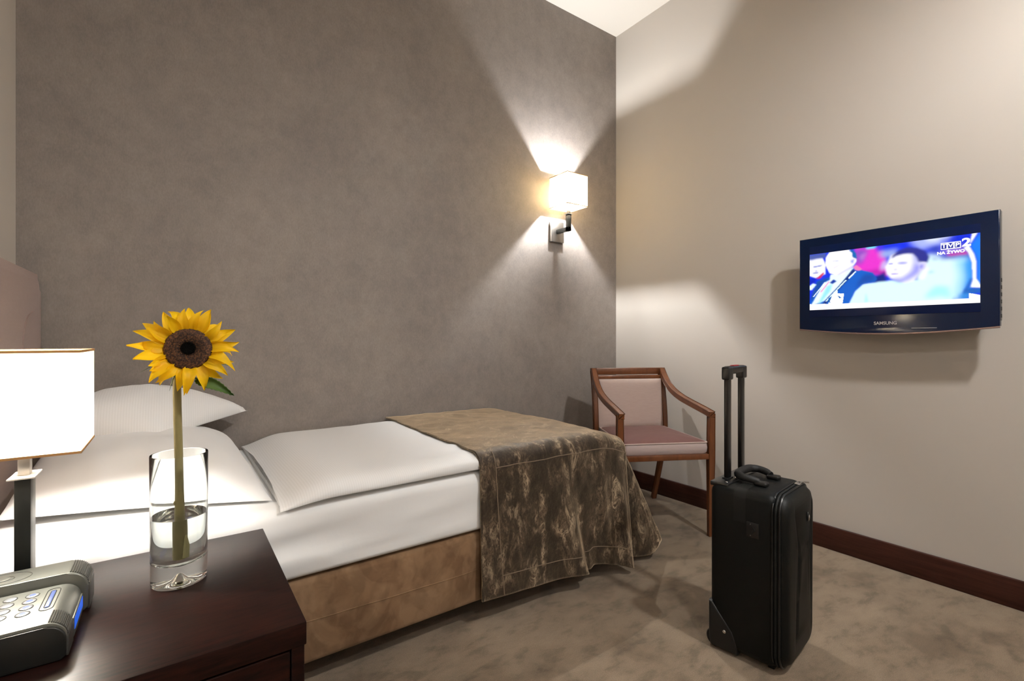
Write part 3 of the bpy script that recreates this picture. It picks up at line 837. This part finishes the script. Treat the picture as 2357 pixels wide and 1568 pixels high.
# controls on the top
def ring(x, y, z, rx, ry, name='dial_ring', mat='radio_line', t_=0.0006, par=None):
    return part(name, MB().tube([(x + rx * math.cos(2 * PI * k / 36), y + ry * math.sin(2 * PI * k / 36), z) for k in range(36)], t_, 5, closed=True), mat, par or rad)
ring(-0.242, 1.190, 0.5802, 0.036, 0.024); ring(-0.242, 1.190, 0.5802, 0.014, 0.009)
part('dial', MB().lathe([(0.009, 0.5798), (0.009, 0.5808), (0.007, 0.5812)], 24, (-0.242, 1.190, 0)), 'radio_silver', rad)
ring(-0.272, 1.030, ZT + 0.0002, 0.034, 0.030)
for r_ in range(4):
    for c_ in range(2):
        bx, by = -0.2215 + 0.027 * c_ , 1.062 + 0.0225 * r_ - 0.002 * c_
        b_ = part('button', MB().lathe([(0.0078, ZT - 0.0004), (0.0078, ZT + 0.0006), (0.0066, ZT + 0.0012)], 24, (bx, by, 0)), 'radio_button', rad)
        ring(bx, by, ZT + 0.0003, 0.0086, 0.0086, 'button_rim', t_=0.0005, par=b_)
        if c_ == 1: part('button_light', MB().lathe([(0.004, ZT + 0.001), (0.004, ZT + 0.0015)], 16, (bx, by, 0)), 'blue_led', b_)
def stadium(cx, y0, y1, hw, z, n=8):
    p = [(cx + hw * math.cos(a), y1 - hw + hw * math.sin(a), z) for a in [k / n * PI for k in range(n + 1)]]
    p += [(cx + hw * math.cos(a), y0 + hw + hw * math.sin(a), z) for a in [PI + k / n * PI for k in range(n + 1)]]
    return p
sl = part('slider_track', MB().tube(stadium(-0.168, 1.055, 1.138, 0.0085, ZT + 0.0003), 0.0006, 5, closed=True), 'radio_line', rad)
part('slider', MB().box(-0.1705, -0.1655, 1.066, 1.127, ZT - 0.0003, ZT + 0.0012, 0.0004), 'blue_led', sl)
part('slider_rim', MB().tube(stadium(-0.168, 1.064, 1.129, 0.0035, ZT + 0.0004), 0.0005, 5, closed=True), 'radio_line', sl)
part('dock_slot', MB().box(-0.35, -0.252, 1.075, 1.132, ZT - 0.0002, ZT + 0.0012, 0.0005), 'radio_dark', rad, 'black dock slot')

# ================================================================== television
TVX = 2.442
TY0, TY1, TZ0, TZ1 = 0.400, 1.080, 1.045, 1.468
tv = thing('television', 'flat television on the beige wall showing seated men and channel logo', 'television', (XR, 0.74, 1.25))
def tv_outline():
    p = [(TY0, TZ1), (TY0, TZ0)]
    for k in range(1, 20):
        s = k / 20; p.append((TY0 + (TY1 - TY0) * s, TZ0 - 0.022 * math.sin(s * PI)))
    p += [(TY1, TZ0), (TY1, TZ1)]
    return p
part('front_bezel', MB().prism(tv_outline(), 'x', TVX, TVX + 0.030, 0.004, 3), 'tv_flare_gloss', tv)
part('back_housing', MB().box(TVX + 0.030, TVX + 0.085, TY0 + 0.035, TY1 - 0.035, TZ0 + 0.03, TZ1 - 0.03, 0.02, 3), 'tv_grey', tv)
bk = part('wall_bracket', MB().box(TVX + 0.085, XR - 0.0005, 0.64, 0.84, 1.17, 1.35, 0.002), 'dark_metal', tv)
rim = [(TVX + 0.004, p[0], p[1] - 0.003) for p in tv_outline()[1:-1]]
part('rim', MB().tube(rim, 0.0042, 6), 'tv_rim', tv, 'thin reddish metallic rim along the bottom')
part('side_strip', MB().box(TVX + 0.006, TVX + 0.028, TY0 - 0.0012, TY0 + 0.001, TZ0 + 0.02, TZ1 - 0.004, 0.0005), 'tv_grey', tv)
for k in range(6):
    z = 1.075 + k * 0.026
    part('side_button', MB().box(TVX + 0.010, TVX + 0.022, TY0 - 0.003, TY0 - 0.0005, z, z + 0.014, 0.0006), 'black_plastic', tv)
PY0, PY1, PZ0, PZ1 = 0.4513, 1.034, 1.132, 1.392
part('screen_panel', MB().box(TVX - 0.0012, TVX + 0.002, PY0 - 0.001, PY1 + 0.001, 1.098, 1.427, 0.0004), 'tv_panel', tv)
part('status_light', MB().box(TVX - 0.001, TVX + 0.001, 0.575, 0.655, 1.0405, 1.0425, 0.0003), 'logo_silver', tv)
Mt = Matrix(((0, 0, -1, TVX - 0.0008), (-1, 0, 0, 0.742), (0, 1, 0, 1.0635), (0, 0, 0, 1)))
part('brand_lettering', text_mesh('SAMSUNG', 0.0190, TM[tv.name].inverted() @ Mt @ Matrix.Diagonal((0.92, 1, 1, 1)), 0.0004, 0.0003), 'logo_silver', tv)

# the broadcast picture: a colour per vertex of a fine grid, as a screen shows it
def screen_picture():
    W, H = 330, 150
    Dl, Dr = 2.257, 1.781
    def conv(px, py):
        u = (px - 33) / 2266.0
        s = u * Dl / (Dr + u * (Dl - Dr))
        top = 388 - 298 * u; bot = 1118 - 106 * u
        return s, (py - top) / (bot - top)
    gx, gy = np.meshgrid((np.arange(W + 1)) / W, (np.arange(H + 1)) / H)
    img = np.empty((H + 1, W + 1, 3)); img[:] = srgb(12, 50, 225)
    def blur(m, k):
        for _ in range(2):
            for ax in (0, 1):
                if k > 0:
                    p = np.pad(m, [(k, k) if a == ax else (0, 0) for a in (0, 1)], mode='edge')
                    cs = np.cumsum(p, axis=ax)
                    n = 2 * k + 1
                    z = np.zeros_like(np.take(cs, [0], axis=ax))
                    cs = np.concatenate([z, cs], axis=ax)
                    m = (np.take(cs, range(n, cs.shape[ax]), axis=ax) - np.take(cs, range(0, cs.shape[ax] - n), axis=ax)) / n
        return m
    def poly(pts, col, k=1, alpha=1.0):
        P = [conv(*p) for p in pts]
        m = np.zeros_like(gx, dtype=bool)
        for (x0, y0), (x1, y1) in zip(P, P[1:] + P[:1]):
            if y0 == y1: continue
            cnd = (gy < y0) != (gy < y1)
            m ^= cnd & (gx < (x1 - x0) * (gy - y0) / (y1 - y0) + x0)
        a = blur(m.astype(float), k)[..., None] * alpha
        img[:] = img * (1 - a) + np.array(srgb(*col)) * a
    poly([(640, 300), (1010, 290), (1080, 660), (660, 620)], (226, 48, 200), 3)
    poly([(760, 600), (1020, 560), (1040, 650), (700, 640)], (190, 20, 170), 4)
    poly([(640, 310), (810, 320), (730, 500), (655, 520)], (135, 70, 190), 5)
    poly([(700, 400), (790, 350), (720, 480)], (190, 120, 210), 4)
    poly([(860, 700), (1040, 600), (1050, 760), (860, 760)], (5, 35, 130), 3)
    poly([(780, 290), (930, 265), (900, 300), (790, 310)], (110, 220, 245), 2)
    poly([(910, 280), (1370, 215), (1310, 330), (930, 345)], (10, 45, 228), 4)
    poly([(960, 345), (1200, 310), (1160, 400), (980, 425)], (150, 172, 228), 5)
    poly([(1000, 480), (1060, 450), (1040, 570), (975, 590)], (190, 190, 240), 4)
    poly([(1370, 210), (1930, 130), (1820, 250), (1500, 320)], (165, 178, 240), 6)
    poly([(1560, 170), (1900, 130), (1860, 190), (1600, 215)], (215, 222, 250), 4)
    poly([(1570, 300), (2110, 215), (2170, 440), (1620, 470)], (60, 75, 205), 6)
    poly([(1740, 190), (2200, 100), (2160, 190), (1780, 210)], (5, 40, 210), 4)
    poly([(1640, 290), (1760, 270), (1750, 330), (1660, 330)], (30, 60, 180), 4)
    poly([(1780, 300), (2090, 270), (2110, 340), (1840, 370)], (150, 120, 210), 6)
    poly([(1860, 378), (2130, 338), (2130, 385), (1880, 408)], (205, 20, 135), 3)
    poly([(1740, 430), (2150, 390), (2150, 430), (1760, 455)], (0, 60, 170), 3)
    poly([(1600, 380), (1760, 400), (1780, 445), (2120, 425), (2130, 690), (2060, 960), (1480, 980), (1460, 600)], (214, 242, 250), 5)
    poly([(1980, 430), (2130, 420), (2120, 700), (2040, 960), (1960, 960), (2030, 650)], (110, 200, 242), 8)
    poly([(2090, 500), (2180, 380), (2200, 690), (2150, 880), (2060, 960), (2110, 680)], (0, 150, 235), 5)
    poly([(2160, 260), (2310, 80), (2310, 830), (2250, 760), (2255, 450)], (5, 120, 246), 3)
    poly([(1660, 420), (1740, 430), (1720, 460), (1660, 450)], (120, 150, 190), 3, 0.7)
    poly([(1590, 600), (1690, 595), (1680, 620), (1600, 625)], (110, 190, 225), 3, 0.6)
    poly([(2195, 95), (2262, 88), (2150, 265), (2212, 370), (2247, 480), (2242, 690), (2310, 790), (2310, 820), (2168, 808), (2202, 690), (2190, 480), (2140, 350), (2083, 293), (2162, 238)], (255, 255, 255), 1)
    poly([(2170, 690), (2200, 700), (2160, 800), (2090, 900), (2060, 900)], (5, 80, 190), 2)
    poly([(2090, 830), (2310, 810), (2310, 880), (2070, 905)], (0, 90, 185), 2)
    poly([(2020, 900), (2160, 885), (2150, 965), (2000, 965)], (15, 130, 215), 4)
    # man in a pale shirt
    poly([(540, 1060), (630, 870), (740, 770), (1020, 738), (1200, 715), (1480, 720), (1700, 740), (1870, 800), (1925, 960), (1920, 1080), (540, 1080)], (214, 251, 251), 2)
    poly([(1600, 880), (1700, 790), (1880, 800), (1925, 960), (1780, 930), (1560, 960)], (165, 238, 238), 5)
    poly([(780, 880), (810, 1000), (760, 1020)], (150, 235, 240), 2, 0.7)
    poly([(1490, 600), (1570, 520), (1620, 560), (1560, 700), (1480, 720)], (240, 250, 255), 3)
    poly([(1075, 480), (1110, 395), (1180, 365), (1400, 330), (1500, 420), (1590, 480), (1570, 560), (1480, 640), (1420, 730), (1300, 760), (1180, 720), (1110, 695), (1060, 640), (1035, 545)], (246, 245, 255), 2)
    poly([(1420, 470), (1560, 520), (1480, 640), (1330, 730), (1220, 740), (1120, 690), (1260, 690), (1380, 600)], (150, 150, 236), 5)
    poly([(1390, 340), (1480, 420), (1500, 500), (1420, 480)], (150, 155, 235), 5)
    poly([(1130, 395), (1210, 330), (1330, 288), (1460, 292), (1570, 335), (1625, 410), (1600, 490), (1540, 480), (1475, 480), (1450, 420), (1400, 372), (1300, 372), (1180, 402), (1120, 440)], (38, 45, 140), 2)
    poly([(1485, 500), (1585, 485), (1565, 565), (1490, 590)], (205, 200, 250), 2)
    poly([(1500, 520), (1540, 505), (1530, 560), (1500, 570)], (130, 130, 225), 2)
    poly([(1190, 492), (1260, 478), (1340, 482), (1320, 503), (1210, 508)], (135, 135, 222), 2)
    poly([(1080, 500), (1140, 492), (1140, 510), (1085, 512)], (140, 140, 225), 1)
    poly([(1150, 570), (1195, 572), (1190, 590), (1150, 588)], (180, 175, 240), 2)
    poly([(1110, 630), (1215, 628), (1205, 643), (1120, 645)], (165, 145, 225), 1)
    poly([(1120, 695), (1240, 725), (1300, 700), (1250, 745), (1180, 735)], (70, 80, 200), 3, 0.8)
    # man with a suit jacket
    poly([(20, 1060), (130, 740), (310, 680), (620, 560), (740, 590), (870, 620), (925, 700), (905, 740), (740, 770), (640, 862), (545, 1040), (470, 1050)], (2, 92, 196), 1)
    poly([(760, 640), (880, 640), (915, 720), (730, 760), (640, 850), (680, 740)], (5, 70, 165), 4)
    poly([(130, 740), (300, 685), (200, 790), (60, 980), (35, 1000)], (5, 70, 160), 2)
    poly([(310, 650), (430, 640), (620, 545), (560, 650), (230, 990), (50, 1060), (220, 760), (300, 720)], (228, 250, 255), 1)
    poly([(600, 575), (640, 595), (560, 700), (240, 1040), (195, 1040), (400, 820)], (10, 48, 125), 1)
    poly([(640, 600), (655, 608), (555, 705), (545, 690)], (230, 250, 255), 0)
    poly([(510, 715), (525, 720), (260, 1000), (240, 1000)], (220, 250, 255), 0)
    poly([(295, 755), (350, 708), (395, 735), (335, 775)], (8, 55, 160), 1)
    poly([(335, 770), (310, 860), (200, 1000), (140, 1040), (260, 800)], (150, 225, 240), 2)
    poly([(170, 880), (285, 735), (298, 742), (190, 880)], (235, 120, 190), 1)
    poly([(235, 745), (245, 752), (85, 945), (75, 940)], (235, 250, 255), 0)
    poly([(250, 420), (300, 350), (420, 335), (560, 318), (640, 390), (655, 470), (590, 560), (480, 640), (390, 660), (300, 630), (240, 520)], (252, 250, 255), 1)
    poly([(540, 560), (640, 500), (600, 560), (420, 655), (380, 655)], (190, 190, 245), 2, 0.8)
    poly([(330, 465), (420, 460), (420, 472), (335, 476)], (190, 195, 235), 1)
    poly([(330, 560), (430, 515), (440, 525), (350, 575)], (205, 200, 240), 2, 0.8)
    poly([(545, 320), (605, 325), (650, 362), (664, 430), (640, 440), (600, 415), (595, 360)], (18, 100, 175), 1)
    poly([(565, 440), (640, 430), (630, 500), (570, 520)], (225, 220, 252), 1)
    poly([(575, 470), (620, 445), (605, 500)], (140, 150, 225), 1)
    poly([(610, 550), (650, 518), (730, 575), (690, 595), (640, 585)], (243, 120, 180), 1)
    poly([(340, 905), (400, 850), (405, 895), (490, 897), (465, 1060), (265, 1060)], (248, 255, 255), 0)
    poly([(280, 960), (330, 930), (300, 1000), (310, 1020), (285, 1010)], (10, 90, 170), 0)
    poly([(400, 920), (455, 950), (430, 960)], (10, 90, 170), 0)
    # man at the left edge
    poly([(20, 440), (200, 420), (245, 520), (240, 640), (110, 695), (20, 660)], (240, 240, 255), 1)
    poly([(20, 390), (150, 375), (255, 362), (240, 430), (130, 440), (60, 460), (20, 455)], (75, 92, 165), 2)
    poly([(75, 545), (195, 520), (190, 535), (90, 556)], (90, 105, 190), 1)
    poly([(70, 625), (150, 610), (140, 632), (80, 640)], (140, 140, 200), 1)
    poly([(110, 585), (130, 600), (115, 612)], (110, 120, 200), 1)
    poly([(115, 705), (215, 615), (225, 640), (170, 700)], (205, 40, 95), 1)
    poly([(20, 705), (115, 695), (100, 760), (20, 790)], (0, 35, 190), 2)
    poly([(20, 810), (80, 765), (120, 780), (60, 850), (20, 850)], (225, 245, 255), 1)
    # caption bar at the bottom
    poly([(20, 1040), (1200, 1005), (2000, 965), (2150, 958), (2150, 885), (2320, 915), (2320, 1130), (20, 1130)], (255, 255, 255), 0)
    img = np.clip(img, 0, 1)
    bm = bmesh.new()
    vs = [[bm.verts.new((TVX - 0.0016, PY1 + (PY0 - PY1) * i / W, PZ1 + (PZ0 - PZ1) * j / H)) for i in range(W + 1)] for j in range(H + 1)]
    for j in range(H):
        for i in range(W): bm.faces.new((vs[j][i], vs[j + 1][i], vs[j + 1][i + 1], vs[j][i + 1]))
    bm.transform(TM[tv.name].inverted())
    me = bpy.data.meshes.new('picture'); bm.to_mesh(me); bm.free()
    at = me.color_attributes.new('picture', 'FLOAT_COLOR', 'POINT')
    rgba = np.ones(((H + 1) * (W + 1), 4)); rgba[:, :3] = img.reshape(-1, 3)
    at.data.foreach_set('color', rgba.ravel())
    return me
t = NT('screen_picture')
a_ = t.n('ShaderNodeAttribute', attribute_name='picture')
t.l(a_.outputs['Color'], t.b.inputs['Emission Color'])
t.set((0.0, 0.0, 0.0), 0.3, Emission_Strength=1.05)
emit('screen_white', (1, 1, 1), 1.35)
pic = part('picture', screen_picture(), 'screen_picture', tv, 'lit picture of seated men in an audience')
def scr(u, v): return (PY1 + (PY0 - PY1) * u, PZ1 + (PZ0 - PZ1) * v)
def smat(u, v):
    y, z = scr(u, v)
    return TM[tv.name].inverted() @ Matrix(((0, 0, -1, TVX - 0.0022), (-1, 0, 0, y), (0, 1, 0, z), (0, 0, 0, 1)))
# channel logo: three framed letters, a 2, and the caption under them
emit('screen_blue', srgb(25, 40, 150), 1.0)
LG0, LG1, LV0, LV1 = 0.808, 0.908, 0.085, 0.185
for k, ch in enumerate('TVP'):
    u0 = LG0 + (LG1 - LG0) * k / 3; u1 = LG0 + (LG1 - LG0) * (k + 1) / 3
    ya, za = scr(u0, LV0); yb, zb = scr(u1, LV1)
    m = MB().box(TVX - 0.0024, TVX - 0.0018, yb, ya, zb, za)
    fr_ = part('logo_frame', m, 'screen_white', pic)
    part('logo_field', MB().box(TVX - 0.0027, TVX - 0.0023, yb + 0.0022, ya - 0.0022, zb + 0.0028, za - 0.0028), 'screen_blue', pic)
    M = smat((u0 + u1) / 2, (LV0 + LV1) / 2); M = M @ Matrix.Translation((0, -0.0003, 0.0007)) @ Matrix.Diagonal((1.15, 1, 1, 1))
    part('logo_letter', text_mesh(ch, 0.0205, M, 0.0003, 0.0005), 'screen_white', pic)
part('logo_numeral', text_mesh('2', 0.042, smat(0.935, 0.118) @ Matrix.Diagonal((1.25, 1, 1, 1)), 0.0003, 0.0012), 'screen_white', pic)
part('live_caption', text_mesh('NA \u017bYWO', 0.0150, smat(0.858, 0.235) @ Matrix.Diagonal((1.12, 1, 1, 1)), 0.0003, 0.0006), 'screen_white', pic)

# ================================================================== armchair
ch = thing('armchair', 'wooden armchair with pink velvet seat and sweeping arms in the corner', 'chair', (2.0035, 1.5086, 0), (0, 0, math.radians(-27.45)))
CH = dict(mat='cherry_wood', parent=ch, local=True)
def bar(path, w_, d_, r=0.003):
    """rectangular bar swept along a path in the local y,z plane: w_ across x, d_ in the sweep plane"""
    m = MB(); P = [Vector(p) for p in path]; loops = []
    for i, p in enumerate(P):
        tg = (P[min(i + 1, len(P) - 1)] - P[max(i - 1, 0)]).normalized()
        nr = Vector((1, 0, 0)).cross(tg).normalized()
        ww = w_[i] if hasattr(w_, '__len__') else w_; dd = d_[i] if hasattr(d_, '__len__') else d_
        L = []
        rr = r
        for sx, sn in ((-1, -1), (1, -1), (1, 1), (-1, 1)):
            for q in ((0, 1) if sx * sn > 0 else (1, 0)):
                ox = sx * (ww / 2 - (rr if q == 0 else 0)); on = sn * (dd / 2 - (0 if q == 0 else rr))
                L.append(p + Vector((1, 0, 0)) * ox + nr * on)
        loops.append(L)
    m.loft(loops); return m
for s in (-1, 1):
    # front leg runs up to the arm
    zs = [0.0, 0.15, 0.38, 0.42, 0.60, 0.622]
    part('front_leg', bar([(s * (0.240 - 0.004 * (1 - z / .62)), 0.004 * (1 - z / .62), z) for z in zs], [0.022, 0.026, 0.034, 0.034, 0.032, 0.032], [0.024, 0.028, 0.034, 0.034, 0.032, 0.032]), **CH)
    rear = [(s * 0.200, 0.592, 0.0), (s * 0.204, 0.555, 0.12), (s * 0.208, 0.510, 0.26), (s * 0.212, 0.470, 0.40), (s * 0.213, 0.466, 0.50), (s * 0.213, 0.480, 0.62), (s * 0.213, 0.505, 0.74), (s * 0.213, 0.524, 0.815)]
    part('rear_leg', bar([tuple(p) for p in interp(rear, 28)], 0.028, [0.026 + 0.008 * sstep(0, 12, i) for i in range(29)]), **CH)
    arm = bez((s * 0.214, 0.512, 0.812), (s * 0.220, 0.400, 0.655), (s * 0.228, 0.260, 0.668), (s * 0.236, -0.016, 0.618), 26)
    part('arm', bar(arm, 0.033, [0.036 - 0.004 * i / 26 for i in range(27)]), **CH)
    part('side_rail', bar([(s * 0.230, 0.015, 0.406), (s * 0.214, 0.460, 0.406)], 0.022, 0.030), **CH)
part('top_rail', MB().box(-0.2275, 0.2275, 0.506, 0.537, 0.782, 0.822, 0.004), **CH)
part('bead_rail', MB().box(-0.200, 0.200, 0.493, 0.516, 0.757, 0.779, 0.005, 3), **CH)
part('back_rail', MB().box(-0.200, 0.200, 0.455, 0.477, 0.395, 0.430, 0.003), **CH)
part('front_rail', MB().box(-0.222, 0.222, -0.012, 0.014, 0.392, 0.420, 0.003), **CH)
def back_pad(u, v, s):
    a, b = 2 * u - 1, 2 * v - 1
    e = max(0, (1 - a**6) * (1 - b**6)) ** 0.5
    z = 0.475 + 0.282 * v
    yc = 0.468 + 0.028 * ((z - 0.47) / 0.29)**1.4
    return Vector((a * 0.199, yc + (-(0.010 + 0.012 * e) if s > 0 else 0.012), z))
m = MB(); m.grid(lambda u, v: back_pad(u, v, 1), 24, 24); m.grid(lambda u, v: back_pad(u, v, -1), 24, 24)
for q in range(4):
    ed = [(i / 24) for i in range(25)]
    A = [back_pad(*((t_, 0) if q == 0 else (t_, 1) if q == 1 else (0, t_) if q == 2 else (1, t_)), 1) for t_ in ed]
    B = [back_pad(*((t_, 0) if q == 0 else (t_, 1) if q == 1 else (0, t_) if q == 2 else (1, t_)), -1) for t_ in ed]
    m.loft([A, B], closed=False)
bmesh.ops.remove_doubles(m.bm, verts=m.bm.verts, dist=1e-5)
part('backrest', m, 'pink_velvet', ch, local=True, smooth=60)
def cush_out(z, ins):
    y0, y1 = -0.006 + ins, 0.452 - ins
    f, b, r = 0.219 - ins, 0.196 - ins, 0.018
    P = []
    for (cx, cy, a0) in ((f - r, y0 + r, -PI / 2), (b - r, y1 - r, 0), (-b + r, y1 - r, PI / 2), (-f + r, y0 + r, PI)):
        for k in range(6): a = a0 + k / 5 * PI / 2; P.append(Vector((cx + r * math.cos(a), cy + r * math.sin(a), z)))
    return P
sc_ = part('seat_cushion', MB().loft([cush_out(0.420, 0.006), cush_out(0.428, 0.0), cush_out(0.450, -0.003), cush_out(0.474, 0.0), cush_out(0.477, 0.002)]), 'sheen_side_velvet', ch, local=True)
part('seat_top', MB().loft([cush_out(0.4765, 0.002), cush_out(0.482, 0.010), cush_out(0.489, 0.04), cush_out(0.494, 0.09), cush_out(0.496, 0.16)]), 'rose_velvet', sc_, 'rose seat top, coloured darker than the painted sheen of its sides', local=True, smooth=60)
part('piping', MB().tube(cush_out(0.477, -0.0005), 0.0035, 8, closed=True), 'pink_velvet', sc_, local=True)

# ================================================================== suitcase
su = thing('suitcase', 'black upright wheeled suitcase with extended trolley handle on the carpet', 'suitcase', (1.452, 0.708, 0), (0, 0, math.radians(8.0)))
SW, SD, SZ0, SZ1 = 0.262, 0.200, 0.012, 0.530
def SP(name, m, mat, label=None, par=None, **k): return part(name, m, mat, par or su, label, local=True, **k)
SP('body', MB().box(0, SW, 0, SD, SZ0, SZ1, 0.026, 4), 'black_nylon')
def rrect(y, ins, r, n=6):
    x0, x1, z0, z1 = ins, SW - ins, SZ0 + ins, SZ1 - ins
    P = []
    for cx, cz, a0 in ((x1 - r, z0 + r, -PI / 2), (x1 - r, z1 - r, 0), (x0 + r, z1 - r, PI / 2), (x0 + r, z0 + r, PI)):
        for k in range(n + 1): a = a0 + k / n * PI / 2; P.append((cx + r * math.cos(a), y, cz + r * math.sin(a)))
    return P
# padded front: rim loops then a height field with moulded ridges
def front_z(x, z):
    """bulge of the padded front towards the room"""
    a, b = 2 * x / SW - 1, 2 * (z - SZ0) / (SZ1 - SZ0) - 1
    e = max(0, (1 - a**4) * (1 - b**8)) ** 0.5
    h = 0.008 + 0.015 * e
    # moulded pocket outline: a tapering shield whose sides run down the case
    w_ = 0.085 - 0.030 * sstep(0.50, 0.36, z) if z > 0.36 else 0.055 + 0.02 * sstep(0.30, 0.10, z)
    d_ = abs(abs(x - SW * 0.56) - w_)
    h -= 0.006 * math.exp(-(d_ / 0.007) ** 2) * sstep(0.04, 0.10, z) * (1 - sstep(0.47, 0.505, z))
    d2 = abs(z - (0.365 - 0.5 * abs(x - SW * 0.56)))
    h -= 0.005 * math.exp(-(d2 / 0.007) ** 2) * (1 if abs(x - SW * .56) < 0.07 else 0)
    h += 0.003 * nz(x * 14, z * 9, 3) * e
    return h
mb = MB()
N1, N2 = 48, 72
rimloop = rrect(-0.006, 0.004, 0.05, 14)
cxm, czm = SW / 2, (SZ0 + SZ1) / 2
loops = [[Vector(p) for p in rrect(0.012, 0.004, 0.05, 14)], [Vector(p) for p in rrect(-0.014, 0.004, 0.05, 14)]]
for q in range(1, 22):
    s_ = 1 - (q / 22) ** 1.0
    L = []
    for p in rrect(0, 0.004, 0.05, 14):
        x = cxm + (p[0] - cxm) * s_; z = czm + (p[2] - czm) * s_
        rnd = math.sqrt(max(0, 1 - max(0, 1 - (1 - s_) * 9) ** 2))
        L.append(Vector((x, -0.014 - front_z(x, z) * rnd, z)))
    loops.append(L)
fp_ = SP('front_pocket', MB().loft(loops), 'black_nylon', 'padded front with moulded ridges', smooth=60)
for yy, r_ in ((0.010, 0.0030), (0.0005, 0.0040), (-0.010, 0.0035)):
    SP('zip_piping', MB().tube([(p[0], p[1], p[2]) for p in rrect(yy, 0.0005, 0.052, 10)], r_, 6, closed=True), 'webbing' if yy == 0.0005 else 'black_plastic')
SP('webbing_strap', MB().loft([[Vector((-0.0012, y, z)) for y in (0.085, 0.122)] for z in (0.43, 0.46, 0.48, 0.503)] + [[Vector((x, y, z)) for y in (0.085, 0.122)] for x, z in ((0.003, 0.519), (0.012, 0.528), (0.026, 0.5313), (0.09, 0.5313))], closed=False), 'webbing')
tg = SP('label_holder', MB().box(-0.0030, 0.0005, 0.046, 0.082, 0.392, 0.438, 0.001), 'black_plastic', 'small black label holder')
for z in (0.432, 0.398): SP('rivet', MB().sphere((-0.0032, 0.070, z), 0.0016, sub=1), 'chrome', par=tg)
SP('label_tab', MB().tube([(-0.004, 0.066, 0.405), (-0.004, 0.058, 0.415), (-0.004, 0.062, 0.425)], 0.002, 6), 'webbing', par=tg)
# moulded emblem
em = SP('emblem', MB().sphere((0.172, -0.0375, 0.440), 0.010, (0.8, 0.35, 1.6), 2), 'black_plastic', 'drop-shaped badge')
SP('emblem_face', MB().sphere((0.172, -0.0410, 0.438), 0.006, (0.75, 0.3, 1.6), 2), 'chrome', par=em)
# zip pull on the top edge
zp = SP('zip_pull', MB().box(0.18, 0.202, -0.012, 0.004, 0.527, 0.535, 0.002), 'chrome', 'metal zip slider and tab')
SP('pull_tab', MB().tube([(0.202, -0.006, 0.534), (0.222, -0.012, 0.534), (0.242, -0.020, 0.530)], [0.003, 0.002, 0.0035], 8), 'chrome', par=zp)
# trolley handle
BXA, BXB, BYC = 0.082, 0.194, 0.174
plate = SP('top_plate', MB().box(0.012, SW - 0.012, BYC - 0.030, SD + 0.002, 0.520, 0.5345, 0.003), 'black_plastic')
for x in (0.032, 0.105, 0.20, SW - 0.032): SP('rivet', MB().sphere((x, BYC - 0.018, 0.535), 0.004, (1, 1, 0.5), 2), 'chrome', par=plate)
for x in (BXA, BXB):
    SP('handle_bar', MB().box(x - 0.0155, x + 0.0155, BYC - 0.007, BYC + 0.007, 0.530, 0.880, 0.004, 2), 'black_aluminium')
    SP('bar_socket', MB().box(x - 0.019, x + 0.019, BYC - 0.011, BYC + 0.011, 0.532, 0.539, 0.002), 'black_plastic', par=plate)
gp = MB()
gp.box(BXA - 0.020, BXA + 0.017, BYC - 0.013, BYC + 0.013, 0.862, 0.905, 0.005, 3)
gp.box(BXB - 0.017, BXB + 0.020, BYC - 0.013, BYC + 0.013, 0.862, 0.905, 0.005, 3)
gp.box(BXA - 0.012, BXB + 0.012, BYC - 0.0125, BYC + 0.0125, 0.880, 0.907, 0.007, 3)
grip = SP('grip', gp, 'black_plastic')
SP('release_button', MB().box((BXA + BXB) / 2 - 0.022, (BXA + BXB) / 2 + 0.022, BYC - 0.007, BYC + 0.007, 0.905, 0.9095, 0.002), 'red_button_plastic', 'red release button', par=grip)
# carry handle lying back over the top
hp = interp([(0.090, 0.080, 0.541), (0.080, 0.100, 0.547), (0.078, 0.126, 0.550), (0.096, 0.146, 0.552), (0.145, 0.150, 0.553), (0.192, 0.146, 0.552), (0.212, 0.126, 0.550), (0.210, 0.100, 0.547), (0.200, 0.080, 0.541)], 40)
hd = SP('carry_handle', MB().tube(hp, [0.0105 + 0.0025 * math.sin(PI * i / 40) for i in range(41)], 12), 'black_rubber')
for x in (0.090, 0.200): SP('handle_mount', MB().box(x - 0.016, x + 0.016, 0.052, 0.090, 0.529, 0.543, 0.005, 3), 'black_plastic', par=hd)
# wheels, corner guards and front feet
for x, sx in ((0.0, -1), (SW, 1)):
    gx0, gx1 = (-0.003, 0.045) if sx < 0 else (SW - 0.045, SW + 0.003)
    out = [(SD - 0.004, 0.008), (SD + 0.0015, 0.030), (SD + 0.0015, 0.150), (SD - 0.010, 0.150), (0.125, 0.075), (0.112, 0.040), (0.110, 0.008)]
    gd = SP('corner_guard', MB().prism(out, 'x', gx0, gx1, 0.013, 4), 'black_plastic')
    SP('rivet', MB().sphere((gx0 - 0.0002 if sx < 0 else gx1 + 0.0002, 0.150, 0.068), 0.0055, (0.4, 1, 1), 2), 'chrome', par=gd)
    wm = MB(); wx = 0.020 if sx < 0 else SW - 0.020
    wm.lathe([(0.010, -0.011), (0.026, -0.011), (0.028, -0.008), (0.028, 0.008), (0.026, 0.011), (0.010, 0.011)], 24)
    wm.bm.transform(Matrix.Translation((wx, SD - 0.014, 0.0285)) @ Matrix.Rotation(PI / 2, 4, 'Y'))
    SP('wheel', wm, 'black_rubber')
    fx = 0.045 if sx < 0 else SW - 0.045
    SP('foot', MB().box(fx - 0.018, fx + 0.018, 0.012, 0.032, 0.0, 0.024, 0.004), 'black_plastic')
